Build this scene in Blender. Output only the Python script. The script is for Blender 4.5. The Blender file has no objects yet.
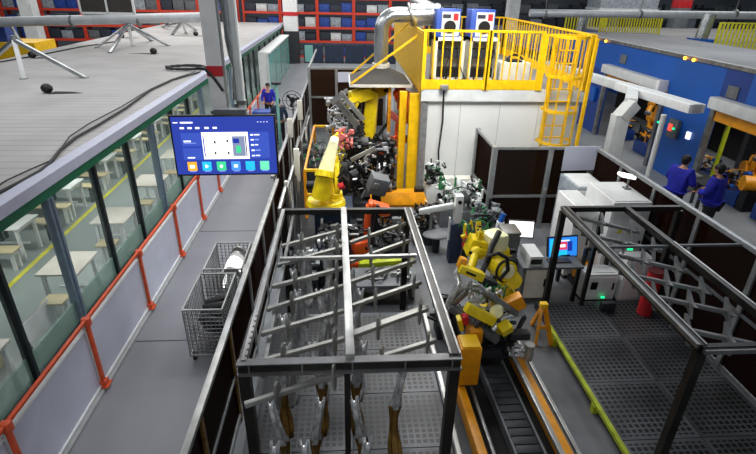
import bpy, bmesh, math, random
from mathutils import Vector, Matrix
V = Vector
PI = math.pi
SC = bpy.context.scene
COL = SC.collection
random.seed(7)

# ------------------------------------------------------------------ camera
F_PX, CXP, CYP, CAM_H = 496.0, 378.0, 227.0, 5.2
_d = V((343 - CXP, -15 - CYP, F_PX)).normalized()
_u = -V((357 - CXP, 1245 - CYP, F_PX))
_u = (_u - _d * _u.dot(_d)).normalized()
_x = _d.cross(_u)
if _x.x < 0: _x = -_x
RM = Matrix((_x, _d, _u))                      # rows: world axes seen from the camera
CAMP = V((0, 0, CAM_H))
def ray(px, py): return RM @ V((px - CXP, py - CYP, F_PX))
def atz(px, py, z): r = ray(px, py); return CAMP + r * ((z - CAM_H) / r.z)
def aty(px, py, y): r = ray(px, py); return CAMP + r * (y / r.y)
def atx(px, py, x): r = ray(px, py); return CAMP + r * (x / r.x)

cam_d = bpy.data.cameras.new('camera'); cam = bpy.data.objects.new('camera', cam_d); COL.objects.link(cam)
right = V((_x.x, _d.x, _u.x)); down = V((_x.y, _d.y, _u.y)); fwd = V((_x.z, _d.z, _u.z))
m3 = Matrix((right, -down, -fwd)).transposed()
cam.matrix_world = Matrix.Translation(CAMP) @ m3.to_4x4()
cam_d.sensor_width = 36; cam_d.lens = F_PX / 756 * 36; cam_d.clip_end = 300; cam_d.clip_start = .05
SC.camera = cam

# ------------------------------------------------------------------ materials
def lin(h):
    h = h.lstrip('#'); o = []
    for i in (0, 2, 4):
        c = int(h[i:i+2], 16) / 255
        o.append(c / 12.92 if c <= .04045 else ((c + .055) / 1.055) ** 2.4)
    return (*o, 1)
MATS = {}
def mat(name, hexc, rough=.6, metal=0., var=.12, scale=6., alpha=None, emit=0., bump=0., trans=0.):
    m = bpy.data.materials.new(name); m.use_nodes = True; nt = m.node_tree; N = nt.nodes; L = nt.links
    b = N['Principled BSDF']; c = lin(hexc)
    b.inputs['Roughness'].default_value = rough; b.inputs['Metallic'].default_value = metal
    if var:
        tc = N.new('ShaderNodeTexCoord'); no = N.new('ShaderNodeTexNoise'); no.inputs['Scale'].default_value = scale
        no.inputs['Detail'].default_value = 5
        L.new(tc.outputs['Object'], no.inputs['Vector'])
        r = N.new('ShaderNodeValToRGB')
        r.color_ramp.elements[0].position = .3; r.color_ramp.elements[1].position = .7
        r.color_ramp.elements[0].color = tuple(x * (1 - var * 1.6) for x in c[:3]) + (1,)
        r.color_ramp.elements[1].color = tuple(min(1, x * (1 + var)) for x in c[:3]) + (1,)
        L.new(no.outputs['Fac'], r.inputs['Fac']); L.new(r.outputs['Color'], b.inputs['Base Color'])
        if bump:
            bp = N.new('ShaderNodeBump'); bp.inputs['Strength'].default_value = bump; L.new(no.outputs['Fac'], bp.inputs['Height']); L.new(bp.outputs['Normal'], b.inputs['Normal'])
    else: b.inputs['Base Color'].default_value = c
    if alpha is not None: b.inputs['Alpha'].default_value = alpha
    if emit: b.inputs['Emission Color'].default_value = c; b.inputs['Emission Strength'].default_value = emit
    MATS[name] = m; return m
def perforated(name, hexc, pitch, rad, edge_x, edge_y, hole='050505', sq=True):
    """sheet steel with a grid of punched holes and plain borders every edge_x/edge_y metres"""
    m = mat(name, hexc, .45, .6, .35, 1.3); nt = m.node_tree; N = nt.nodes; L = nt.links; b = N['Principled BSDF']
    tc = N.new('ShaderNodeTexCoord'); sp = N.new('ShaderNodeSeparateXYZ'); L.new(tc.outputs['Object'], sp.inputs[0])
    def mth(op, a, bb=None, clampv=False):
        n = N.new('ShaderNodeMath'); n.operation = op
        for i, q in enumerate((a, bb)):
            if q is None: continue
            if isinstance(q, (int, float)): n.inputs[i].default_value = q
            else: L.new(q, n.inputs[i])
        return n.outputs[0]
    def cell(o, p): return mth('ABSOLUTE', mth('SUBTRACT', mth('FRACT', mth('MULTIPLY', o, 1 / p)), .5))
    cx_, cy_ = cell(sp.outputs[0], pitch), cell(sp.outputs[1], pitch)
    dd = mth('MAXIMUM', cx_, cy_) if sq else mth('POWER', mth('ADD', mth('MULTIPLY', cx_, cx_), mth('MULTIPLY', cy_, cy_)), .5)
    hole_m = mth('LESS_THAN', dd, rad / pitch)
    ex = mth('LESS_THAN', mth('ABSOLUTE', sp.outputs[0]), edge_x/2 - .055); ey = mth('LESS_THAN', mth('ABSOLUTE', sp.outputs[1]), edge_y/2 - .055)
    fac = mth('MULTIPLY', hole_m, mth('MULTIPLY', ex, ey))
    mx = N.new('ShaderNodeMix'); mx.data_type = 'RGBA'; L.new(fac, mx.inputs[0])
    src = b.inputs['Base Color'].links[0].from_socket; L.new(src, mx.inputs[6]); mx.inputs[7].default_value = lin(hole); L.new(mx.outputs[2], b.inputs['Base Color'])
    L.new(mth('MULTIPLY', mth('SUBTRACT', 1.0, fac), .6), b.inputs['Metallic'])
    return m
def striped(name, hexc, hex2, pitch, width, axis=1, rough=.8, var=.1, scale=1.0):
    m = mat(name, hexc, rough, 0, var, scale); nt = m.node_tree; N = nt.nodes; L = nt.links; b = N['Principled BSDF']
    tc = N.new('ShaderNodeTexCoord'); sp = N.new('ShaderNodeSeparateXYZ'); L.new(tc.outputs['Object'], sp.inputs[0])
    a = N.new('ShaderNodeMath'); a.operation = 'MULTIPLY'; a.inputs[1].default_value = 1 / pitch; L.new(sp.outputs[axis], a.inputs[0])
    f_ = N.new('ShaderNodeMath'); f_.operation = 'FRACT'; L.new(a.outputs[0], f_.inputs[0])
    l = N.new('ShaderNodeMath'); l.operation = 'LESS_THAN'; l.inputs[1].default_value = width / pitch; L.new(f_.outputs[0], l.inputs[0])
    mx = N.new('ShaderNodeMix'); mx.data_type = 'RGBA'; L.new(l.outputs[0], mx.inputs[0])
    L.new(b.inputs['Base Color'].links[0].from_socket, mx.inputs[6]); mx.inputs[7].default_value = lin(hex2); L.new(mx.outputs[2], b.inputs['Base Color'])
    return m

mat('concrete', '868b8f', .55, 0, .10, .8); mat('cell_floor', '66696d', .5, 0, .28, 1.3); mat('corridor', '84868d', .42, 0, .07, .9)
mat('hall_floor', '8f9895', .35, 0, .10, .9); striped('roof', 'adabaa', '8f8e8e', .3, .03, 1, .85, .10, .7)
mat('kerb', '9a9ea0', .6, 0, .08); mat('white', 'e4e6e6', .5, 0, .05); mat('offwhite', 'cfd3d2', .55, 0, .08, 3); mat('cream', 'd8d6cb', .6, 0, .06)
mat('lilac', 'c6cadb', .45, 0, .06, 2); mat('trim_white', 'b3b7cb', .4, 0, .04); mat('green', '0c6b4a', .5, 0, .1)
mat('orange_rail', 'd2522a', .45, 0, .1); mat('dark_mullion', '20262a', .35, .3, .1); mat('grey_mullion', '8494a6', .3, .5, .1)
mat('alu', 'a2a5a6', .4, .6, .14, 8); mat('steel', '8a8b8a', .38, .7, .25, 5); mat('bright_steel', 'b4b5b2', .36, .7, .18, 4); mat('bar_steel', '9c9d98', .42, .55, .2, 4)
mat('chrome', 'dfe2e4', .22, .6, .3, 14); mat('brown_steel', '8a6a34', .3, .55, .45, 7); mat('galv', 'b7bcbe', .25, .85, .18, 3)
mat('star_grey', '77797b', .5, .3, .2); mat('black', '141518', .4, .1, .25, 5); mat('black_matte', '0c0d0e', .8, 0, .1); mat('dark_grey', '33363a', .5, .3, .2); mat('mid_grey', '6a6e72', .5, .2, .15)
mat('beam_dark', '2c2a28', .4, .5, .3, 4); mat('beam_face', '77787a', .4, .6, .2, 4)
mat('yellow', 'f0be08', .42, 0, .1); mat('robot_yellow', 'f4d616', .35, 0, .14, 5); mat('pale_yellow', 'f7f4c4', .35, 0, .08); mat('amber', 'e89a10', .4, 0, .12)
mat('lime', 'a9b81c', .45, 0, .2); mat('orange', 'ee5a22', .4, 0, .12); mat('pink_red', 'd4706a', .5, 0, .15); mat('red', 'c4252c', .4, 0, .1)
mat('blue', '0f55ae', .38, 0, .1, .6); mat('blue_dark', '123a86', .45, 0, .15, 1); mat('navy', '1d2d45', .5, .1, .15); mat('welder_blue', '2b4fa6', .45, 0, .05)
mat('shirt_blue', '1b23a8', .8, 0, .18, 9, bump=.3); mat('trousers', '17181e', .85, 0, .15, 9); mat('skin', 'c08d72', .55, 0, .06); mat('hair', '0e0c0b', .6, 0, .1); mat('shoe', '15120f', .5, 0, .1)
mat('amber_floor', 'a8742a', .6, 0, .25); mat('wood', 'cfc095', .5, 0, .1, 3); mat('table_cream', 'd9d2c4', .4, 0, .06, 4); mat('table_white', 'e8ece8', .35, 0, .03); mat('rack_red', 'd8432c', .5, 0, .12); mat('bin_blue', '27489a', .5, 0, .2)
mat('bin_dark', '2c3240', .6, 0, .2); mat('bin_grey', '9aa3ac', .6, 0, .25); mat('maroon', '642c30', .5, 0, .2); mat('line_yellow', 'd8d22c', .5, 0, .1)
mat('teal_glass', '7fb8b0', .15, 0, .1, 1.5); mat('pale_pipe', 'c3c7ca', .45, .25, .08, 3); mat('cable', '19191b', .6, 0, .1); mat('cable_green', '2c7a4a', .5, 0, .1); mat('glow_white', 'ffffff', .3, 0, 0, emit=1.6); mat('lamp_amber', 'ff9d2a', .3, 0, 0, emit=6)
mat('screen_white', 'ffffff', .3, 0, 0, emit=1.3); mat('led_green', '18ff9a', .3, 0, 0, emit=1.6); mat('led_red', 'ff5540', .3, 0, 0, emit=1.1)
mat('scr_blue', '2c40a4', .3, 0, 0, emit=.85); mat('scr_panel', '3a54b8', .3, 0, 0, emit=.9); mat('scr_txt', 'ffffff', .3, 0, 0, emit=1.3); mat('scr_dim', '8fa4ea', .3, 0, 0, emit=.9)
mat('ic_orange', 'ffae2a', .3, 0, 0, emit=1); mat('ic_cyan', '28bce6', .3, 0, 0, emit=1); mat('ic_green', '3fd08c', .3, 0, 0, emit=1); mat('ic_blue', '4a94ee', .3, 0, 0, emit=1); mat('ic_mint', '6fe0b4', .3, 0, 0, emit=1)
mat('scr_cyan', '24c3e8', .3, 0, 0, emit=1); mat('scr_azure', '2a86ea', .3, 0, 0, emit=1); mat('scr_pink', 'e04a6a', .3, 0, 0, emit=.9); mat('scr_navy', '2036a0', .3, 0, 0, emit=.9); mat('scr_grey', '8a95b5', .3, 0, 0, emit=.8)
mat('hood', '3c3936', .75, 0, .15, 2); mat('platform_grey', '7b7b7c', .8, 0, .15, .6); mat('fence_yellow', 'd0c828', .5, 0, .1); mat('dim_wall', '787d84', .9, 0, .25, .15)
perforated('perf_left', '4d4f52', .082, .027, 1.215, .92); perforated('perf_right', '676a6e', .082, .027, 1.065, 1.01); perforated('perf_strut', 'b0b0ae', .09, .016, 9, 9)
mat('white_enclosure', 'd9dcda', .5, 0, .05, 1.2)
def glassy(name, hexc, alpha, rough=.08):
    m = mat(name, hexc, rough, 0, 0, alpha=alpha); return m
glassy('glass', 'b8d4cf', .08); glassy('glass_frost', '93b5a6', .5, .4); glassy('tint', '1c0d08', .88, .3); glassy('tint_far', '2e2018', .9, .35)
for n_ in ('tint', 'tint_far'): MATS[n_].node_tree.nodes['Principled BSDF'].inputs['Specular IOR Level'].default_value = .0
def M(n): return MATS[n]

# ------------------------------------------------------------------ mesh builder
class MB:
    def __init__(s): s.bm = bmesh.new()
    def box(s, c, size, rot=None, bev=0.):
        mt = Matrix.Translation(V(c)) @ (rot.to_4x4() if rot is not None else Matrix.Identity(4)) @ Matrix.Diagonal((*size, 1))
        r = bmesh.ops.create_cube(s.bm, size=1., matrix=mt)
        if bev:
            es = list({e for v in r['verts'] for e in v.link_edges}); bmesh.ops.bevel(s.bm, geom=es, offset=bev, segments=2, affect='EDGES', profile=.6)
        return s
    def bb(s, x0, x1, y0, y1, z0, z1, bev=0.): return s.box(((x0+x1)/2, (y0+y1)/2, (z0+z1)/2), (abs(x1-x0), abs(y1-y0), abs(z1-z0)), None, bev)
    def frame(s, a, b, up=V((0, 0, 1))):
        a, b = V(a), V(b); y = (b - a); ln = y.length; y = y.normalized()
        if abs(y.dot(up)) > .98: up = V((0, 1, 0))
        x = y.cross(up).normalized(); z = x.cross(y)
        return Matrix((x, y, z)).transposed(), ln, (a + b) / 2
    def bar(s, a, b, w, h, bev=0., up=V((0, 0, 1))):
        r, ln, c = s.frame(a, b, up); return s.box(c, (w, ln, h), r, bev)
    def cyl(s, a, b, r1, r2=None, seg=14):
        r2 = r1 if r2 is None else r2
        r, ln, c = s.frame(a, b); rr = r @ Matrix.Rotation(-PI/2, 3, 'X')
        bmesh.ops.create_cone(s.bm, cap_ends=True, segments=seg, radius1=r1, radius2=r2, depth=ln, matrix=Matrix.Translation(c) @ rr.to_4x4()); return s
    def ball(s, c, r, seg=12, sc=(1, 1, 1)):
        bmesh.ops.create_uvsphere(s.bm, u_segments=seg, v_segments=max(6, seg//2+2), radius=r, matrix=Matrix.Translation(V(c)) @ Matrix.Diagonal((*sc, 1))); return s
    def tube(s, pts, r, seg=8, closed=False):
        pts = [V(p) for p in pts]; n = len(pts); rings = []; prev = None
        for i, p in enumerate(pts):
            t = (pts[min(i+1, n-1)] - pts[max(i-1, 0)]).normalized()
            if prev is None:
                up = V((0, 0, 1)) if abs(t.z) < .9 else V((1, 0, 0)); prev = t.cross(up).normalized()
            x = (prev - t * prev.dot(t)).normalized(); y = t.cross(x); prev = x
            rad = r[i] if isinstance(r, (list, tuple)) else r
            rings.append([s.bm.verts.new(p + (x * math.cos(2*PI*k/seg) + y * math.sin(2*PI*k/seg)) * rad) for k in range(seg)])
        for i in range(n - 1):
            for k in range(seg): s.bm.faces.new((rings[i][k], rings[i][(k+1) % seg], rings[i+1][(k+1) % seg], rings[i+1][k]))
        s.bm.faces.new(rings[0][::-1]); s.bm.faces.new(rings[-1]); return s
    def prism(s, pts, d):
        """polygon pts (3-D, planar) pushed along vector d"""
        d = V(d); a = [s.bm.verts.new(V(p)) for p in pts]; b = [s.bm.verts.new(V(p) + d) for p in pts]; n = len(a)
        s.bm.faces.new(a[::-1]); s.bm.faces.new(b)
        for i in range(n): s.bm.faces.new((a[i], a[(i+1) % n], b[(i+1) % n], b[i]))
        return s
    def link(s, p, q, r1, r2, w, axis):
        """robot arm casting: hull of two discs, w thick along axis"""
        p, q, ax = V(p), V(q), V(axis).normalized(); y = (q - p); y = (y - ax * y.dot(ax)).normalized(); x = y.cross(ax)
        pts = []
        for k in range(9): a = PI + PI * k / 8; pts.append(p + x * math.cos(a) * r1 + y * math.sin(a) * r1)
        for k in range(9): a = PI * k / 8; pts.append(q + x * math.cos(a) * r2 + y * math.sin(a) * r2)
        s.prism([v - ax * w / 2 for v in pts], ax * w); return s
    def quad(s, *p): s.bm.faces.new([s.bm.verts.new(V(q)) for q in p]); return s
    def build(s, name, material, parent=None, smooth=True):
        bmesh.ops.recalc_face_normals(s.bm, faces=s.bm.faces); me = bpy.data.meshes.new(name); s.bm.to_mesh(me); s.bm.free()
        me.materials.append(M(material) if isinstance(material, str) else material)
        if smooth:
            for p in me.polygons: p.use_smooth = True
            try: me.set_sharp_from_angle(angle=math.radians(38))
            except Exception: pass
        o = bpy.data.objects.new(name, me); COL.objects.link(o)
        if parent is not None: o.parent = parent
        return o
def tag(o, label=None, cat=None, group=None, kind=None):
    if label: o['label'] = label
    if cat: o['category'] = cat
    if group: o['group'] = group
    if kind: o['kind'] = kind
    return o
def thing(name, label, cat, loc=(0, 0, 0), rz=0., group=None):
    o = bpy.data.objects.new(name, None); o.empty_display_size = .1; COL.objects.link(o); o.location = loc; o.rotation_euler = (0, 0, rz)
    return tag(o, label, cat, group)
def struct(name, mb, m, label=None):
    o = mb.build(name, m, None, False); o['kind'] = 'structure'
    if label: o['label'] = label
    return o
def dup(root, loc=None, rz=None, label=None, group=None):
    r = root.copy(); COL.objects.link(r)
    if loc is not None: r.location = loc
    if rz is not None: r.rotation_euler = (0, 0, rz)
    if label: r['label'] = label
    if group: r['group'] = group
    for ch in list(root.children):
        c = ch.copy(); COL.objects.link(c); c.parent = r
        for g in list(ch.children): d = g.copy(); COL.objects.link(d); d.parent = c
    return r
ORD = ['first', 'second', 'third', 'fourth', 'fifth', 'sixth', 'seventh', 'eighth', 'ninth', 'tenth', 'eleventh', 'twelfth', 'thirteenth', 'fourteenth', 'fifteenth']
def arc(a, b, sag, n=10, side=V((0, 0, 0))):
    a, b = V(a), V(b); return [a.lerp(b, i/n) + (V((0, 0, -sag)) + side) * math.sin(PI * i / n) for i in range(n + 1)]
def clutter(mb, c, size, n, rng, smin=.04, smax=.16, kinds='bct'):
    """a tangle of clamps, cylinders and brackets inside a box"""
    for _ in range(n):
        p = V([c[k] + (rng.random() - .5) * size[k] for k in range(3)]); k = rng.choice(kinds)
        e = Matrix.Rotation(rng.choice([0, .4, -.5, .9]), 3, rng.choice('XYZ'))
        if k == 'b': mb.box(p, [rng.uniform(smin, smax) for _ in range(3)], e, .006)
        elif k == 'c':
            d = e @ V(rng.choice([(1, 0, 0), (0, 1, 0), (0, 0, 1)])) * rng.uniform(smin, smax) * 1.1; mb.cyl(p - d, p + d, rng.uniform(.25, .5) * smin + .01, None, 10)
        else:
            q = V([c[j] + (rng.random() - .5) * size[j] for j in range(3)]); mb.tube(arc(p, q, rng.uniform(-.15, .15), 7), .012, 6)
    return mb

# ================================================================== SETTING
struct('floor', MB().bb(-40, 45, -2, 60, -.1, 0), 'concrete')
struct('floor_corridor', MB().bb(-3.5, -1.45, 0, 39, 0, .012), 'corridor')
struct('floor_hall', MB().bb(-12.1, -4.4, 2, 40, 0, .01), 'hall_floor')
struct('floor_cell', MB().bb(-1.3, 6.4, 2, 22, 0, .008), 'cell_floor')
struct('floor_marking', MB().bar((-6.22, 4, .014), (-6.62, 24, .014), .1, .006), 'line_yellow')
struct('wall_back', MB().bb(-42, 48, 56, 56.3, 0, 9), 'dim_wall')
struct('wall_left', MB().bb(-36.3, -36, 0, 56, 0, 9), 'dim_wall')
struct('wall_right', MB().bb(44, 44.3, 0, 56, 0, 9), 'dim_wall')
struct('trim_joint_1', MB().bb(-3.4, -1.5, 6.55, 6.57, .012, .015), 'dark_grey')
struct('trim_joint_2', MB().bb(-3.4, -1.5, 10.5, 10.52, .012, .015), 'dark_grey')
struct('trim_kerb', MB().bb(-3.62, -3.38, 2, 24, 0, .06, .02), 'kerb')
# overhead steel the hanging screen and services come down from
cb = MB(); cb.bb(-14, 16, 7.3, 7.7, 7.9, 7.95); cb.bb(-14, 16, 7.3, 7.7, 7.55, 7.6); cb.bb(-14, 16, 7.47, 7.53, 7.6, 7.9)
struct('ceiling_beam', cb, 'offwhite')

# ---- canteen hall: roof slab, fascia, glazed wall
struct('roof', MB().bb(-12.1, -4.52, 1.0, 40, 2.47, 2.6), 'roof', 'pale ribbed flat roof over the glazed hall')
struct('trim_1', MB().bb(-4.52, -4.3, 1.0, 40, 2.47, 2.64, .01), 'trim_white')
struct('trim_2', MB().bb(-4.50, -4.40, 1.0, 40, 2.27, 2.47), 'green')
struct('baseboard_hall', MB().bb(-4.5, -4.4, 1, 40, 0, .08), 'dark_mullion')
ys = [4.27, 5.72, 7.12, 8.58, 10.05, 11.5, 12.95, 14.4, 15.85, 17.3, 18.75, 20.2, 21.65, 23.1, 24.55, 26, 28, 30, 32, 34, 36, 38, 40]
for i, y in enumerate(ys):
    light = i in (2, 5, 8, 11)
    w = .16 if light else .07
    mb = MB(); mb.bb(-4.5, -4.38, y - w/2, y + w/2, .08, 2.27, .006)
    if light: mb.bb(-4.38, -4.36, y - .012, y + .012, .08, 2.27)
    o = struct('window_mullion', mb, 'grey_mullion' if light else 'dark_mullion')
    if i < len(ys) - 1:
        y2 = ys[i+1]; n = i + 1
        g = struct('window_%d' % n, MB().bb(-4.46, -4.44, y + w/2, y2 - .05, .46, 2.27), 'glass')
        g2 = struct('window_frosted_%d' % n, MB().bb(-4.465, -4.435, y + w/2, y2 - .05, .08, .46), 'glass_frost')
struct('wall_hall_back', MB().bb(-12.1, -4.6, 39.9, 40, 0, 2.47), 'offwhite')
struct('wall_hall_side', MB().bb(-12.1, -12.0, 1, 40, 0, 2.47), 'offwhite')
for i, (x, y) in enumerate([(-9.0, 12.7), (-9.0, 20.8), (-9.0, 29)]):
    struct('pillar_hall', MB().bb(x-.15, x+.15, y-.15, y+.15, .01, 2.47), 'white')

# canteen tables and benches
def make_table(w, d, name, label, top='table_white', leg='white', h=.75):
    t = thing(name, label, 'table' if name == 'canteen_table' else 'bench')
    MB().bb(-w/2, w/2, -d/2, d/2, h-.035, h, .006).build('tabletop' if h > .6 else 'seat', top, t)
    for sx in (-1, 1):
        for sy in (-1, 1): MB().bb(sx*(w/2-.09)-.028, sx*(w/2-.09)+.028, sy*(d/2-.07)-.028, sy*(d/2-.07)+.028, .01, h-.035).build('leg', leg, t)
        MB().bb(sx*(w/2-.09)-.02, sx*(w/2-.09)+.02, -d/2+.07, d/2-.07, h-.12, h-.05).build('side_rail', leg, t)
    if h > .6: MB().bb(-w/2+.1, w/2-.1, -.02, .02, .24, .28).build('stretcher', leg, t)
    return t
ta = make_table(1.5, .72, 'canteen_table', 'long white canteen table beyond the yellow floor line, nearest the camera end')
bw = make_table(1.2, .3, 'canteen_bench', 'x', 'wood', 'white', .45)
bd = make_table(1.2, .3, 'canteen_bench', 'x', 'wood', 'dark_mullion', .45)
used = {}
def put(p, loc, label, group):
    if p.name not in used: used[p.name] = 1; p.location = loc; p['label'] = label; p['group'] = group; return p
    return dup(p, loc, 0, label, group)
for i in range(8):
    y = 7.42 + 2.15 * i; x = -7.17 + (-.04 * i)
    put(ta, (x, y, 0), 'long white canteen table beyond the yellow line, %s from the near end' % ORD[i], 'white canteen tables behind the yellow line')
    put(bw, (x + .2, y - .62, 0), 'wooden bench with white legs in front of the %s canteen table' % ORD[i], 'white legged benches')
    put(bd, (x + .2, y + .66 + (.02 if i else .12), 0), 'wooden bench with black legs behind the %s canteen table' % ORD[i], 'black legged benches')
tb = make_table(.68, .82, 'canteen_table', 'x', 'table_cream')
sb = make_table(.36, .3, 'wooden_stool', 'x', 'wood', 'white', .45)
for i, (y) in enumerate([7.85, 9.85, 11.95, 14.1, 16.2]):
    put(tb, (-4.86, y, 0), 'square pale table close behind the glass wall, %s from the near end' % ORD[i], 'square tables by the glass')
    put(sb, (-4.8, y - .68, 0), 'small wooden stool in front of the %s square table by the glass' % ORD[i], 'wooden stools by the glass')
put(tb, (-4.95, 5.35, 0), 'pale yellow table corner seen behind the nearest glass bay', 'square tables by the glass')
t = thing('folding_sign', 'dark red folded floor sign standing behind the frosted glass', 'sign', (0, 0, 0))
MB().prism([(-4.98, 6.35, .02), (-4.98, 7.1, .02), (-4.9, 7.1, .5), (-4.9, 6.35, .5)], (.012, 0, 0)).build('front_board', 'maroon', t)
MB().prism([(-4.78, 6.35, .02), (-4.78, 7.1, .02), (-4.88, 7.1, .5), (-4.88, 6.35, .5)], (-.012, 0, 0)).build('back_board', 'white', t)
# heap of work clothes on the near stool
t = thing('work_jacket', 'navy work jacket dumped over a box behind the nearest glass', 'jacket', (-5.35, 6.0, 0))
MB().bb(-.25, .25, -.2, .2, .01, .32, .02).build('carton', 'wood', t)
mb = MB()
for k in range(7): mb.ball((random.uniform(-.2, .2), random.uniform(-.18, .18), .36 + .03*math.sin(k)), .13, 10, (1.3, 1, .5))
mb.build('jacket', 'navy', t)

# ================================================================== ORANGE RAILING
t = thing('orange_railing', 'orange steel corridor railing with pale infill boards', 'railing', (-3.42, 2, 0))
py = [2.0, 3.82, 5.55, 7.42, 9.3, 11.1, 12.9, 14.7, 16.5, 18.3, 20.1, 21.9]
for i, y in enumerate(py):
    y -= 2
    p = MB().bb(-.024, .024, y-.024, y+.024, .0, 1.17, .005).build('post', 'orange_rail', t)
    mb = MB(); mb.bb(-.08, .08, y-.08, y+.08, .07, .085); mb.bb(-.05, .05, y-.05, y+.05, .085, .16)
    mb.build('base_plate', 'orange_rail', p)
    MB().box((0, y, 1.15), (.1, .08, .12), None, .01).build('bracket', 'orange_rail', p)
MB().bar((0, -1.5, 1.18), (0, 19.9, 1.18), .045, .045, .01).build('top_rail', 'orange_rail', t)
for i in range(len(py) - 1):
    a, b = py[i] - 2 + .05, py[i+1] - 2 - .05
    q = MB().bb(-.055, -.03, a, b, .1, 1.04).build('infill_board', 'lilac', t)
    MB().bb(-.07, -.01, a, b, 1.04, 1.07).build('edge_strip', 'white', q); MB().bb(-.07, -.01, a, b, .07, .1).build('edge_strip', 'white', q)

# ================================================================== CORRIDOR FENCE (aluminium + tinted panels)
FX = -1.42
t = thing('partition_fence', 'aluminium framed safety fence with tinted panels between corridor and robot cell', 'fence', (FX, 0, 0))
MB().bar((0, 2.0, 1.5), (0, 9.9, 1.5), .07, .06, .006).build('top_rail', 'bright_steel', t)
MB().bar((-.1, 9.9, 1.55), (-.1, 25, 1.55), .07, .06, .006).build('top_rail', 'alu', t)
MB().bar((0, 2.0, .12), (0, 25, .12), .06, .06).build('bottom_rail', 'alu', t)
MB().bar((0, 2.0, .75), (0, 25, .75), .045, .045).build('middle_rail', 'alu', t)
yy = [2.2, 3.55, 4.9, 6.25, 7.6, 8.95, 10.3, 11.65, 13, 14.5, 16, 17.5, 19, 20.5, 22, 23.5, 25]
for i, y in enumerate(yy):
    x = 0 if y < 9.9 else -.1
    MB().bb(x-.035, x+.035, y-.035, y+.035, 0, 1.5, .004).build('post', 'alu' if i > 2 else 'brown_steel', t)
    if i < len(yy) - 1: MB().bb(x-.006, x+.006, y+.035, yy[i+1]-.035, .15, 1.46).build('panel', 'tint' if i < 9 else 'tint_far', t)
# white boxes & conduits fixed along it
for i, (px, py_, Y, w, h) in enumerate([(297, 165, 10.6, .12, .75), (288, 192, 10.0, .13, .5), (290, 128, 13.2, .14, .5), (300, 110, 15.5, .15, .6)]):
    c = aty(px, py_, Y); mb = MB().box(c, (w, .1, h), None, .01)
    mb.bar((c.x, c.y, .01), (c.x, c.y, c.z), .04, .04)
    tag(mb.build('switch_box', 'cream'), ['tall cream switch box on its post beside the white robot', 'grey white switch box low behind the fence top rail', 'cream box on the corridor fence left of the dark booth', 'narrow pale box at the far end of the corridor fence'][i], 'switch box')
for i in range(6):
    x = -1.18 + .05 * (i % 3); y0 = 8.3 + i * 1.1
    mb = MB(); mb.tube([(x, y0, .01), (x + .02, y0, .8), (x - .03, y0 + .1, 1.5), (x + .05, y0 + .5, 1.75 + .05 * (i % 2)), (x, y0 + 1.0, 1.2), (x, y0 + 1.05, .01)], .035, 8)
    tag(mb.build('cable_conduit', 'steel'), 'looped grey cable conduit behind the corridor fence, %s from the rack' % ORD[i], 'conduit', 'conduits behind the corridor fence')

# ================================================================== MESH CRATES
def crate(x, y, label, w=.62, d=1.0, h=.92, z0=.13):
    t = thing('mesh_crate', label, 'crate', (x, y, 0))
    def panel(a, b, u, n1, n2, nm):
        a, b, u = V(a), V(b), V(u); mb = MB()
        for k in range(n1 + 1): p = a.lerp(b, k/n1); mb.bar(p, p + u, .009, .009)
        for k in range(n2 + 1): q = u * (k/n2); mb.bar(a + q, b + q, .009, .009)
        mb.build(nm, 'steel', t)
    H = h - z0
    panel((-w/2, -d/2, z0), (w/2, -d/2, z0), (0, 0, H), 9, 12, 'mesh_side'); panel((-w/2, d/2, z0), (w/2, d/2, z0), (0, 0, H), 9, 12, 'mesh_side')
    panel((-w/2, -d/2, z0), (-w/2, d/2, z0), (0, 0, H), 14, 12, 'mesh_side'); panel((w/2, -d/2, z0), (w/2, d/2, z0), (0, 0, H), 14, 12, 'mesh_side')
    panel((-w/2, -d/2, z0), (-w/2, d/2, z0), (w, 0, 0), 14, 9, 'mesh_floor')
    mb = MB()
    for sx in (-1, 1):
        for sy in (-1, 1): mb.cyl((sx*w/2, sy*d/2, z0 - .02), (sx*w/2, sy*d/2, h + .01), .013)
    for z in (z0, h):
        mb.bar((-w/2, -d/2, z), (w/2, -d/2, z), .022, .022); mb.bar((-w/2, d/2, z), (w/2, d/2, z), .022, .022); mb.bar((-w/2, -d/2, z), (-w/2, d/2, z), .022, .022); mb.bar((w/2, -d/2, z), (w/2, d/2, z), .022, .022)
    mb.build('frame', 'bright_steel', t)
    for sx in (-1, 1):
        for sy in (-1, 1):
            mb = MB(); mb.cyl((sx*(w/2-.05)-.02, sy*(d/2-.05), .06), (sx*(w/2-.05)+.02, sy*(d/2-.05), .06), .048); mb.bb(sx*(w/2-.05)-.03, sx*(w/2-.05)+.03, sy*(d/2-.05)-.02, sy*(d/2-.05)+.02, .07, .125); mb.build('caster', 'black', t)
    return t
crate(-2.08, 6.55, 'near wire mesh crate holding black plastic parts in the corridor', .56, 1.0, .95)
crate(-2.06, 7.75, 'far wire mesh crate with white curved parts beside the fence', .62, .95, .9)
for i in range(4):
    mb = MB(); c = V((-2.04, 6.4 + .14*i, .42 + .03*i)); r = Matrix.Rotation(.5, 3, 'X') @ Matrix.Rotation(.2*i-.2, 3, 'Z')
    mb.box(c, (.4, .1, .42), r, .03); mb.box(c + r @ V((0, -.05, .05)), (.3, .05, .2), r, .02); mb.box(c + r @ V((0, 0, .2)), (.4, .1, .05), r, .015)
    tag(mb.build('plastic_housing', 'black'), 'black plastic housing in the near mesh crate, %s from the front' % ORD[i], 'car part', 'black housings in the near crate')
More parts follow.
